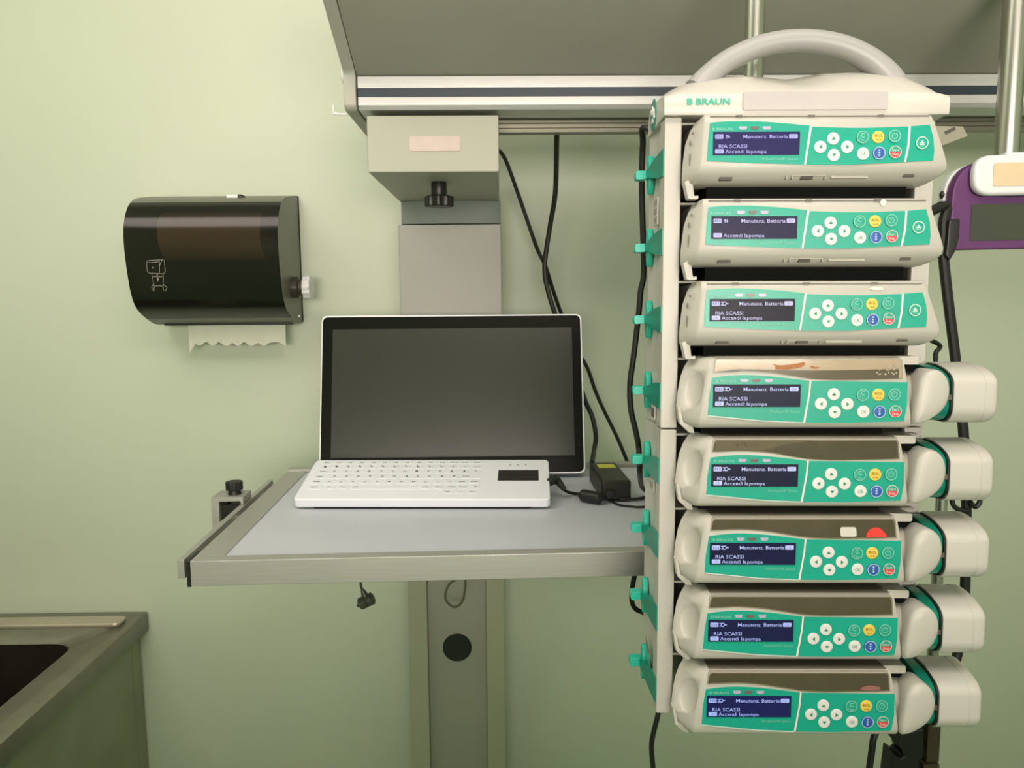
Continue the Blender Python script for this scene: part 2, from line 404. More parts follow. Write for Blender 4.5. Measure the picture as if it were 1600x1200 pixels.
# ------------------------------------------------------------------ bed head beam
def beam():
    z = lambda px, py, Y: at(px, py, Y).z
    Yh = 1.20
    xl = at(557.7, 130, Yh).x; xo = at(537, 130, Yh).x; xR = 1.60
    t = thing('bedhead_beam', 'grey service beam with navy stripe running across the top of the wall', 'bed head beam', (0, 1.3, CAMZ+.3))
    def P(n, mb, m, par=None, **k):
        o = mb.build(n, m, par or t, **k)
        if par is None: o.location = -t.location
        return o
    xm = at(557.7,119,Yh)
    zt = z(557.7,119,Yh); z1 = z(557.7,137.5,Yh); z2 = z(557.7,151.4,Yh); zb = z(557.7,171,Yh)
    top = at(527, 0, 1.0)
    # sloping panel: from (Yh, zt) to (Yp, zp)
    d = (at(527,0,1.07).z - zt)
    Yp, zp = 1.07-.09, zt + d*( (Yh-.98)/(Yh-1.07))
    P('light_panel', MB().prism([(Yh+.004,zt),(Yp,zp),(Yp,zp+.05),(1.30,zp+.09),(1.33,zt+.02),(1.30,zt)], xl, xR, 'x'), PANELG, label='dull grey panel sloping toward the room')
    P('upper_strip', MB().box(xl+.0005, xR, Yh, Yh+.05, z1, zt), ALU_L, bevel=.001, label='pale aluminium strip above the navy stripe')
    P('navy_stripe', MB().box(xl+.0005, xR, Yh+.002, Yh+.05, z2, z1), NAVY, label='dark navy ribbed stripe')
    P('lower_strip', MB().prism([(Yh,z2),(Yh,zb+.006),(Yh+.006,zb),(Yh+.06,zb),(Yh+.06,z2)], xl+.0005, xR, 'x'), ALU_L, bevel=.001, label='pale aluminium strip below the navy stripe')
    P('core', MB().box(xl+.001, xR, Yh+.05, 1.33, zb+.004, zt+.01), ENDCAP)
    # equipment rail below
    zr = z(870, 208, 1.31)
    rail = MB()
    rail.prism([(1.285,zb+.004),(1.285,zb-.002),(1.30,zb-.002),(1.30,zr+.012),(1.296,zr+.012),(1.296,zr+.006),(1.302,zr+.006),(1.302,zr),(1.325,zr),(1.325,zb+.004)], xl+.02, xR, 'x')
    P('equipment_rail', rail, mat('rail_grey', (.20,.195,.145), .4, .5, var=.1, scale=10, stretch=(1,50,50)), label='grooved dark grey rail under the beam')
    zc = at(536,173,Yh).z
    ec = MB()
    prof = [(Yp-.004,zp),(Yh-.004,zt+.004),(Yh-.006,zc+.006),(Yh+.002,zc),(1.43,zc),(1.43,zp+.02),(1.30,zp+.11),(Yp-.004,zp+.06)]
    ec.prism(poly_round(prof, .008), xo, xl-.001, 'x')
    e = P('end_cap', ec, ENDCAP, bevel=.0025, label='beige grey end plate')
    h = at(528, 168, Yh+.01)
    hk = MB().tube(spline([(xo+.002,Yh+.012,at(536,176,Yh).z),(at(522,176,Yh).x,Yh+.012,at(522,175,Yh).z),(at(519,173,Yh).x,Yh+.012,at(519,172,Yh).z),(at(518,161,Yh).x,Yh+.012,at(518,161,Yh).z)],4), .0017, 8)
    P('hook', hk, WHITE, e, label='small white hook')
    b = at(534, 115, Yh+.01)
    P('cap_button', MB().ellipsoid((xo, Yh+.02, b.z), (.008,.014,.015)), WHITE, e, label='white round cap')
    # wall bracket above the frame
    P('wall_arm', MB().box(.0,.08,1.29,WALL,zp+.075,zp+.085), ENDCAP)
    P('wall_arm', MB().box(.95,1.03,1.29,WALL,zp+.075,zp+.085), ENDCAP)
beam()

# ------------------------------------------------------------------ support column with housing
def column():
    t = thing('support_column', 'grey equipment column with beige housing at top, behind the table', 'support column', (-.09, 1.6, 0))
    def P(n, mb, m, par=None, **k):
        o = mb.build(n, m, par or t, **k)
        if par is None: o.location = -t.location
        return o
    Yb = 1.205
    tl = at(573.5,179,Yb); br = at(780,269,Yb); bl = at(574.7,269.7,Yb)
    xl, xr = bl.x, br.x; zb = bl.z; zt = at(573,177,Yb).z - .003
    P('housing', MB().box(xl, xr, Yb, 1.655, zb, zt), BOXM, bevel=.003, label='beige box housing under the beam')
    a = at(640,213,Yb); b = at(719,236,Yb)
    P('name_label', MB().prism(poly_round([(a.x,b.z),(b.x,b.z),(b.x,a.z),(a.x,a.z)], .002), Yb-.0012, Yb), mat('pale_pink_label', (.60,.49,.44), .5, var=.03, scale=60), label='blurred pale pink label')
    # clamp knob under the housing
    k = at(686, 303, 1.31)
    kn = MB(); pts = []
    for i in range(48):
        an = 2*PI*i/48; rr = .0225+.0022*math.cos(an*8); pts.append((k.x+rr*math.cos(an), 1.31+rr*math.sin(an)))
    zk = at(686,322,1.295).z
    kn.prism(pts, zk, zk+.018, 'z')
    kk = P('clamp_knob', kn, BLACK, bevel=.0025, label='black lobed clamp knob')
    P('stem', MB().lathe([(0,0),(.012,0),(.013,.003),(.013,.020),(.012,.022),(.012,zb-zk-.018),(0,zb-zk-.018)], (k.x,1.31,zk+.018), 'z', 24), BLACK, kk)
    # swivel disc
    Yc = 1.56
    L = at(626.5,338,Yc); Rr = at(782,338,Yc)
    zt2 = at(700,324,Yc).z; zb2 = at(700,350.5,Yc).z
    cx = (L.x+Rr.x)/2; hw = (Rr.x-L.x)/2
    poly = []
    for i in range(25):
        u = -1+2*i/24; poly.append((cx+u*hw, Yc+.006-.010*(1-u*u)))
    poly += [(cx+hw,1.665),(cx-hw,1.665)]
    P('swivel_collar', MB().prism(poly, zb2+.001, zb+.0, 'z'), DISCM, bevel=.0015, label='dark grey swivel collar')
    L = at(624,420,Yc); Rr = at(783.5,420,Yc)
    P('upper_tube', MB().box(L.x, Rr.x, Yc, 1.66, CAMZ-.42, zb2), COLM, bevel=.002, label='grey upper column')
    # lower part : two flanges and a recessed channel
    Yl = 1.60
    def X(px, py): return at(px, py, Yl).x
    zt3 = CAMZ-.42
    P('side_flange', MB().box(X(638,950), X(667,950), Yl, 1.66, 0, zt3), COLL, bevel=.002, label='olive beige side flange')
    P('side_flange', MB().box(X(759.5,950), X(788,950), Yl, 1.66, 0, zt3), COLL, bevel=.002, label='olive beige side flange')
    P('channel', MB().box(X(667,950)+.0005, X(759.5,950)-.0005, Yl+.018, 1.66, 0, zt3), COLC, label='grey recessed centre channel')
    c = at(714.5,1011.5,Yl+.018)
    rr = 23.5/F*(Yl+.018)
    P('hole_cap', MB().lathe([(0,-.004),(rr*.93,-.004),(rr,-.002),(rr,0),(0,0)], (c.x, Yl+.018, c.z), 'y', 36), BLACK, label='round black cap')
column()

# ------------------------------------------------------------------ table
TZ = CAMZ-.329
def table():
    fl = onz(295.6,877,TZ); fr = onz(998.7,861.5,TZ)
    dx = (fr-fl).normalized(); ang = math.atan2(dx.y, dx.x)
    bl = onz(438,737,TZ)
    W = .72
    rot = Matrix.Rotation(ang, 3, 'Z')
    d = (rot.transposed() @ (bl-fl)); D = d.y
    t = thing('equipment_table', 'grey topped table with brushed steel frame carrying monitor and keyboard', 'table', fl, rot)
    th = .033
    sk = d.x            # tiny skew of the left edge
    fw = .045
    P = lambda n, mb, m, par=None, **k: mb.build(n, m, par or t, **k)
    li = rot.transposed() @ (onz(358,860,TZ)-fl); lb = rot.transposed() @ (onz(463,741,TZ)-fl)
    P('table_top', MB().box(li.x-.004, W-.02, .01, D-.006, -.020, -.0022), TABLEM, label='matt grey laminate top')
    P('frame_front', MB().box(.0005, W, 0, .020, -th, 0), ALU, bevel=.0012, label='front rail of brushed steel')
    P('frame_left', MB().box(.0005, li.x, .0205, D-.0005, -th, 0), ALU, bevel=.0012)
    P('frame_right', MB().box(W-.02, W, .0205, D-.0005, -th, 0), ALU, bevel=.0012)
    P('frame_back', MB().box(.0005, W, D, D+.022, -th, .004), ALU, bevel=.0012)
    P('end_trim', MB().box(-.0045, 0, .001, .040, -th-.001, -.0005), BLACK, label='black end trim at the corner')
    # rail along left side
    r0 = rot.transposed() @ (onz(280.5,873,TZ)-fl); r1 = rot.transposed() @ (onz(410,748,TZ)-fl)
    x0 = -.020
    y0, y1 = .012, r1.y
    rl = P('side_rail', MB().box(x0, x0+.009, y0, y1, -.027, -.002), ALU, bevel=.001, label='flat steel accessory rail on the left side')
    for yy in (.06, y1*.55, y1-.06):
        P('spacer', MB().lathe([(0,0),(.006,0),(.006,.0105),(0,.0105)], (x0+.0095, yy, -.015), 'x', 14), CHROME, rl)
    # carrying bracket to the column
    cxl = (Vector((-.07,1.555,0))-fl); q = rot.transposed() @ cxl
    P('support_bracket', MB().box(q.x-.07, q.x+.07, .18, q.y, -th-.03, -th-.001), COLM, label='grey bracket joining table to column')
    # clamp on the rail
    c = thing('rail_clamp', 'steel rail clamp with black knob on the left side of the table', 'rail clamp', fl + rot @ Vector((x0, .30, -.01)), rot)
    off = -Vector((x0, .30, -.01))
    def Q(n, mb, m, par=None, **k):
        o = mb.build(n, m, par or c, **k)
        if par is None: o.location = off
        return o
    Yk = None
    ploc = lambda px, py, z: rot.transposed() @ (onz(px, py, TZ+z)-fl)
    zt = .012
    A = ploc(330, 777, zt); B = ploc(379, 777, zt)
    yc = (A.y+B.y)/2; dpt = .045
    xL = A.x; xR = B.x
    Q('bracket', MB().prism(poly_round([(xL,-.075),(xL+.012,-.075),(xL+.012,zt-.007),(xR-.004,zt-.007),(xR-.004,-.001),(xR,-.001),(xR,zt),(xL,zt)], .0015), yc, yc+dpt, 'y'), ALU, bevel=.0006, label='bent steel bracket')
    kc = Vector(((xL+xR)/2+.006, yc+dpt*.45, 0))
    pts = []
    for i in range(40):
        an = 2*PI*i/40; rr = .0135+.0007*math.cos(an*10); pts.append((kc.x+rr*math.cos(an), kc.y+rr*math.sin(an)))
    kb = MB(); kb.prism(pts, zt+.007, zt+.021, 'z')
    k_ = Q('clamp_knob', kb, BLACK, bevel=.002, label='black round clamp knob')
    Q('neck', MB().lathe([(0,0),(.0105,0),(.0095,.008),(0,.008)], (kc.x, kc.y, zt), 'z', 20), BLACK, k_)
    Q('jaw', MB().box(xL+.014, x0-.001, yc+.008, yc+.038, -.030, zt-.014).box(xL+.016, xL+.022, yc+.012, yc+.03, zt-.014, zt-.006), BLACK, bevel=.001, label='black clamping jaw')
    return t, fl, rot
TBL, TFL, TROT = table()

# ------------------------------------------------------------------ monitor
def monitor():
    bz = TZ-.0022
    # bottom edge stands at table level, leaned back
    br = onz(916,741,bz+.0085); 
    Yb = br.y
    bl = at(497,737,Yb)
    tl0 = at(503,488,Yb+.07); tr0 = at(912,490,Yb+.07)
    w = (at(916,740,Yb).x-bl.x)
    lean = math.atan2(.072, tr0.z-br.z); hgt = math.hypot(.072, tr0.z-br.z)
    ang = R(.6)
    rot = Matrix.Rotation(ang, 3, 'Z') @ Matrix.Rotation(-lean, 3, 'X')
    t = thing('monitor', 'wide black touch screen monitor with silver edge standing on the grey table', 'monitor', Vector((bl.x, Yb, bz+.0085)), rot)
    P = lambda n, mb, m, par=None, **k: mb.build(n, m, par or t, **k)
    full = lambda i, r=.012: poly_round([(i,i),(w-i,i),(w-i,hgt-i),(i,hgt-i)], r, 5)
    P('housing', MB().prism(full(0), 0, .034), SILVER, bevel=.002, label='silver grey casing with rounded corners')
    f = P('front_glass', MB().prism(full(.0035,.010), -.0012, .001), GLASSB, label='glossy black glass bezel')
    px = w/418.
    xl, xr = 19*px, w-17*px; zb_, zt_ = 29*px, hgt-23*px
    P('display', MB().flat([(xl,zb_),(xr,zb_),(xr,zt_),(xl,zt_)], -.0016), SCREEN, f, label='switched off grey screen')
    st = Matrix(rot).transposed()
    # rear stand, drawn in the tilted frame
    P('stand', MB().prism([(.034,.02),(.034,.16),(.05,.16),(.100,.026),(.100,(.1*math.sin(lean)-.0082)/math.cos(lean)),(.04,(.04*math.sin(lean)-.0082)/math.cos(lean))], w*.4, w*.6, 'x'), BLACK, bevel=.002)
monitor()

# ------------------------------------------------------------------ keyboard
def keyboard():
    bz = TZ-.0022
    a = onz(459,796.5,bz); b = onz(860,796.5,bz)
    W = (b-a).length; ang = math.atan2(b.y-a.y, b.x-a.x)
    th = .0145
    # rear top edge
    tilt = R(13.5); D = .140
    rot = Matrix.Rotation(ang, 3, 'Z') @ Matrix.Rotation(tilt, 3, 'X')
    t = thing('keyboard', 'white sealed keyboard with black touchpad in front of the monitor', 'keyboard', a+Vector((0,0,.0035)), rot)
    P = lambda n, mb, m, par=None, **k: mb.build(n, m, par or t, **k)
    rp = poly_round([(0,0),(W,0),(W,D),(0,D)], .010, 5)
    P('case', MB().prism(rp, 0, th, 'z'), mat('keyboard_white', (0.81, 0.85, 0.89), .38, var=.008, scale=10), bevel=.0022, seg=3)
    for u in (.06, W-.06):
        P('foot', MB().box(u-.012,u+.012,D-.022,D-.010,-(D-.016)*math.tan(tilt)*1.0,0.001), WHITE)
    P('foot', MB().box(.03, W-.03, .006, .014, -.0045, .0005), BLACK)
    KM = mat('key_white', (0.79, 0.82, 0.85), .42, var=.008, scale=10)
    kp = .0197; kx0 = .0125
    rows = ['Esc F1 F2 F3 F4 F5 F6 F7 F8 F9 F10 F11 F12 Canc'.split(),
            '| 1 2 3 4 5 6 7 8 9 0 ? ^ <--'.split(),
            'Tab Q W E R T Y U I O P [ ] +'.split(),
            'Caps A S D F G H J K L @ # Invio'.split(),
            'Shift < Z X C V B N M , . - Shift Fine'.split(),
            'Ctrl Fn Win Alt _ Alt Menu Ctrl Pag^ ^ Pag'.split()]
    second = {'1':'!','2':'"','3':'$','4':'%','5':'&','6':'/','7':'(','8':')','9':'=','0':'Ins'}
    lg = MB(); zt = th+.0006
    rowz = [.1285,.1125,.0955,.0775,.0585,.0405]
    def key(u0, u1, v, h):
        w_ = round(u1-u0-.0022, 4); k = ('key', w_, round(h,4))
        def mk():
            return MB().prism(poly_round([(-w_/2,-h/2),(w_/2,-h/2),(w_/2,h/2),(-w_/2,h/2)], .0015, 2), 0, .0005, 'z')
        o = cached(k, 'key', mk, KM, t)
        o.location = Vector(((u0+u1)/2, v, th))
    for ri, (row, v) in enumerate(zip(rows, rowz)):
        u = kx0; hh = .010 if ri == 0 else .0150
        for i, s in enumerate(row):
            wd = 1.0
            if ri == 3 and i == 0: wd = 1.25
            if ri == 3 and i == len(row)-1: wd = 1.75
            if ri == 5: wd = {0:1.25,1:1.1,2:1.05,3:1.1,4:4.6,5:1.1,6:1.0}.get(i, .98)
            if u+wd*kp > kx0+14.05*kp: wd = (kx0+14.02*kp-u)/kp
            if wd < .3: break
            key(u, u+wd*kp, v, hh)
            if s != '_':
                n = len(s); hgt = .0036 if n == 1 else .0028
                cx = u+.010
                lg.text(s, cx, v-.0015, hgt, zt, w=(.0042 if n == 1 else min(.0105, .0032*n)), align='c', bold=.03, plane='xy')
                if s in second: lg.text(second[s], cx-.002, v+.0028, .0030, zt, w=.0028, align='c', bold=.03, plane='xy')
                if ri == 1 and i > 5: lg.text('@', cx+.005, v+.001, .002, zt, w=.002, align='c', plane='xy')
            u += wd*kp
    for i, s in enumerate(('Pagv','v','Fine')):
        key(kx0+(11.0+i)*kp, kx0+(12.0+i)*kp, .0245, .0135)
        lg.text(s, kx0+(11.5+i)*kp, .0235, .0022, zt, w=.002*len(s), align='c', bold=.02, plane='xy')
    P('key_legends', lg, INKK, label='small dark key legends')
    P('touchpad', MB().prism(poly_round([(W*.790,.062),(W*.956,.062),(W*.956,.099),(W*.790,.099)], .0015, 2), th, th+.0006, 'z'), mat('touchpad_black', (.022,.021,.020), .5, var=.05), label='black rectangular touchpad')
    ld = MB()
    for u in (.838,.870,.902): ld.box(W*u-.0012, W*u+.0012, .1185, .1205, th, th+.0003)
    P('indicator_lights', ld, INKK)
keyboard()

# ------------------------------------------------------------------ adapter and cables on the table
bz = TZ-.0022
def adapter():
    A = onz(938,782,bz); A = onz(936,778,bz)
    h = .034
    tl = onz(920,723,bz+h); tr = onz(963,722,bz+h); fl = onz(941,751,bz+h); fr = onz(986,751,bz+h)
    w = .5*((tr-tl).length+(fr-fl).length); L = ((tl+tr)/2-(fl+fr)/2).length
    v = ((tl+tr)/2-(fl+fr)/2); ang = math.atan2(v.y, v.x)-PI/2
    rot = Matrix.Rotation(ang, 3, 'Z')
    c = (fl+fr)/2; c.z = bz
    t = thing('power_adapter', 'black power adapter brick with yellow label on the table right of the monitor', 'power adapter', c, rot)
    P = lambda n, mb, m, par=None, **k: mb.build(n, m, par or t, **k)
    P('casing', MB().box(-w/2, w/2, 0, L, 0.0005, h), mat('adapter_black', (.017,.018,.012), .45, var=.1), bevel=.004, seg=3)
    P('warning_label', MB().box(-w*.28, w*.34, L*.68, L*.88, h, h+.0006), mat('yellow_label', (.60,.62,.06), .5, var=.03), label='yellow green label')
    P('socket', MB().box(-w*.38, -w*.05, -.010, .0, .006, .020), BLACK, bevel=.002)
adapter()
def cable(name, label, pts, r, m=None, cat='cable', group=None, n=6, extra=None):
    P = [Vector(p) for p in pts]
    c = sum(P, Vector())/len(P); lo = min(P, key=lambda p: p.z)
    t = thing(name, label, cat, lo, None, group)
    mb = MB().tube(spline(P, n), r, 10)
    o = mb.build('cord', m or RUBBER, t); o.location = -Vector(lo)
    for nm, mb2, mm in (extra or []):
        q = mb2.build(nm, mm, t, bevel=.0008); q.location = -Vector(lo)
    return t
# keyboard cable with ferrite core
zc = bz+.004
kp = [at(861,751,1.215), at(868,746,1.22), at(872,750,1.22), onz(880,764,zc+.012), onz(888,769,zc+.004), onz(897,771,zc), onz(905,772,zc+.004)]
fe0 = onz(906,773,bz+.011); fe1 = onz(941,779,bz+.011)
kp2 = [fe1, onz(955,777,zc), onz(970,780,zc), onz(985,780,zc), onz(1000,779,zc), onz(1030,772,zc), onz(1075,762,zc)]
e = []
plug = MB().tube([at(859,753,1.21), at(869,749,1.222), at(872,752,1.222), onz(882,765,zc+.012)], [.007,.0072,.0065,.0042], 10)
dv = (fe1-fe0)
core = MB().tube([fe0, fe0+dv*.06, fe0+dv*.12, fe0+dv*.88, fe0+dv*.94, fe1], [.0045,.0075,.0098,.0098,.0075,.0045], 14)
cable('keyboard_cable', 'black cable with thick ferrite core lying on the table right of the keyboard', kp+[fe0, (fe0+fe1)/2]+kp2, .0026, extra=[('plug', plug, BLACK), ('ferrite_core', core, BLACK)])
ac = [onz(941,775,bz+.013), onz(948,775,bz+.010), onz(955,779,zc), onz(966,785,zc-.001), onz(980,790,zc-.001), onz(1000,792,zc-.001)]
cable('adapter_cable', 'thin black cable lying in front of the power adapter toward the pump tower', [onz(943,776,bz+.006), onz(955,783,zc-.001), onz(968,789,zc-.0015), onz(985,791,zc-.0015), onz(1003,792,zc-.0015), onz(1045,788,zc-.0015), onz(1090,775,zc-.0015)], .0016)
# hanging cables near the wall
Yw = 1.52
cable('hanging_cable', 'thicker black cable hanging from the beam, crossing over behind the monitor corner', [at(872,196,1.36), at(870,215,1.40), at(869,270,1.45), at(867,308,1.47), at(860,350,1.49), at(853,395,1.50), at(851,420,1.50), at(854,445,1.50), at(867,490,1.50), at(893,560,1.53), at(914,625,1.53), at(925,650,1.53), at(931,680,1.51), at(929,700,1.48), onz(925,722,bz+.028)], .0047, cat='cable')
cable('hanging_cable', 'thin black cable running from the beige housing diagonally down to the pump tower', [at(776,232,1.60), at(790,250,1.60), at(812,310,1.60), at(838,385,1.60), at(852,415,1.54), at(863,450,1.56), at(877,490,1.60), at(900,545,1.60), at(917,573,1.60), at(930,610,1.60), at(943,640,1.60), at(965,685,1.60), at(986,735,1.60), at(1005,775,1.60), at(1026,850,1.62), at(1032,960,1.64), at(1034,1040,1.66)], .0040, cat='cable')
cable('hanging_cable', 'black cable bowing out along the left side of the pump tower above the table', [tw(.03,.131,.0), tw(.01,.145,.005), at(1010,200,.93), at(1004.5,225,.95), at(1003,300,.96), at(1006,420,.96), at(1001,455,.96), at(998,490,.96), at(991,550,.96), at(984.5,600,.96), at(986,640,.96), at(993,672,.96), at(998,700,.96), at(1000,740,.96), onz(1004,762,bz+.02), onz(1020,770,bz+.006), onz(1050,768,bz+.004)], .0037, cat='cable')
cable('hanging_cable', 'short black cable loop below the table edge beside the pump tower', [at(993,893,1.02), at(989,912,1.02), at(987,935,1.02), at(991,949,1.02), at(1003,956,1.02), at(1020,956,.98), tw(.0,.150,-.44), tw(.02,.131,-.44)], .0035)
cable('hanging_cable', 'thin black cable dropping from the lower left corner of the pump tower', [tw(.02,.131,-.53), tw(.0,.145,-.535), at(1033,1080,.905), at(1029,1112,.90), at(1020,1150,.90), at(1018,1170,.90), at(1021,1205,.90), at(1026,1260,.90), at(1030,1400,.90)], .0032)
cable('hanging_cable', 'straight black cable dropping below the bottom syringe pump', [tw(.17,.131,-.52), tw(.172,.150,-.525), at(1366,1110,.92), at(1364,1158,.92), at(1358,1205,.92), at(1352,1280,.92), at(1348,1400,.92)], .0042)
# loop under the table
cable('cable_loop', 'olive cable loop hanging in front of the column below the table', [at(726,895,1.55), at(727,915,1.55), at(724,935,1.55), at(717,946,1.55), at(708,948,1.55), at(698,940,1.55), at(696,928,1.55), at(702,913,1.55), at(714,904,1.55), at(722,895,1.55)], .0026, mat('olive_cord', (.13,.125,.075), .5, var=.1))
def connector():
    Y = 1.25
    a = at(562,892,Y); b = at(564,915,Y); c = at(569,930,Y)
    t = thing('dangling_connector', 'small grey cable connector dangling under the front of the table', 'connector', at(572,948,Y))
    def P(n, mb, m, **k):
        o = mb.build(n, m, t, **k); o.location = -t.location; return o
    G = mat('connector_grey', (.075,.08,.06), .35, .2, var=.2, scale=300); 
    P('cord', MB().tube(spline([a,b,c],4), .0022, 8), G)
    P('strain_relief', MB().tube([at(566,921,Y), at(569,928,Y), at(572,934,Y)], [.003,.0055,.006], 12), G)
    p0, p1 = at(562,944,Y), at(583,934,Y); d = (p1-p0)
    P('plug_body', MB().tube([p0, p0+d*.06, p0+d*.5, p0+d*.52, p0+d*.56, p0+d*.94, p1], [.0085,.0105,.0105,.0085,.0105,.0105,.0085], 16), G)
    P('screw', MB().tube([at(559,947,Y), p0], .0032, 10), G)
connector()

# ------------------------------------------------------------------ sink
def sink():
    zt = CAMZ-.713
    xr = at(231,960,WALL).x+.002; xl = -1.70; yb = WALL-.002; yf = 1.08
    t = thing('steel_sink', 'dull stainless steel sink unit with dark basin in the lower left corner', 'sink', ((xl+xr)/2, (yb+yf)/2, 0))
    def P(n, mb, m, par=None, **k):
        o = mb.build(n, m, par or t, **k)
        if par is None: o.location = -t.location
        return o
    c1 = onz(92,1006,zt); bx = onz(45,1068,zt).x; by = onz(40,1005,zt).y
    bf = yf+.09; bl = xl+.12
    outer = [(xl,yf),(xr,yf),(xr,yb),(xl,yb)]
    hole = poly_round([(bl,bf),(bx,bf),(bx,by),(bl,by)], .055, 6)
    rim = .045
    slab = MB().prism(outer, zt-rim, zt, 'z').mesh('rim', STEEL, bevel=.004)
    cut = MB().prism(hole, zt-.2, zt+.05, 'z').mesh('cut', STEEL)
    me = boolean_mesh('rim', slab, [cut])
    o = put('rim', me, t); o.location = -t.location; o['label'] = 'stainless steel top with rounded rim'
    n = len(hole)
    cxm = (bl+bx)/2; cym = (bf+by)/2
    hole = [(cxm+(x-cxm)*.992, cym+(y-cym)*.992) for x, y in hole]
    g = MB(); g.grid([[(x,y,zt-.002) for x,y in hole+hole[:1]], [(x,y,zt-.03) for x,y in hole+hole[:1]], [(cxm+(x-cxm)*.93, cym+(y-cym)*.93, zt-.19) for x,y in hole+hole[:1]]])
    g.add([(cxm+(x-cxm)*.93, cym+(y-cym)*.93, zt-.19) for x,y in hole], [tuple(range(n))])
    P('basin', g, BASIN, label='dark basin')
    a = onz(192,970,zt+.006)
    P('highlight_lip', MB().prism(poly_round([(xl+.01,WALL-.088),(a.x,WALL-.088),(a.x,WALL-.044),(xl+.01,WALL-.044)], .014, 5), zt-.001, zt+.009, 'z'), STEEL_L, bevel=.004, seg=3, label='raised bar along the wall, painted pale as a highlight')  # added bar, its pale colour stands for light caught in a groove
    px = xr-.022
    P('side_panel', MB().box(px-.012, px, yf+.05, yb-.045, .06, zt-rim), STEEL_P, label='plain steel side panel')
    P('front_panel', MB().box(xl+.02, px-.013, yf+.03, yf+.045, .06, zt-rim), STEEL_P)
    P('leg', MB().box(px-.035, px+.001, yb-.044, yb-.004, 0, zt-rim), STEEL_P, bevel=.002)
    P('leg', MB().box(px-.035, px+.001, yf+.012, yf+.046, 0, zt-rim), STEEL_P, bevel=.002)
    P('leg', MB().box(xl+.005, xl+.04, yb-.044, yb-.004, 0, zt-rim), STEEL_P, bevel=.002)
    P('leg', MB().box(xl+.005, xl+.04, yf+.012, yf+.046, 0, zt-rim), STEEL_P, bevel=.002)
sink()

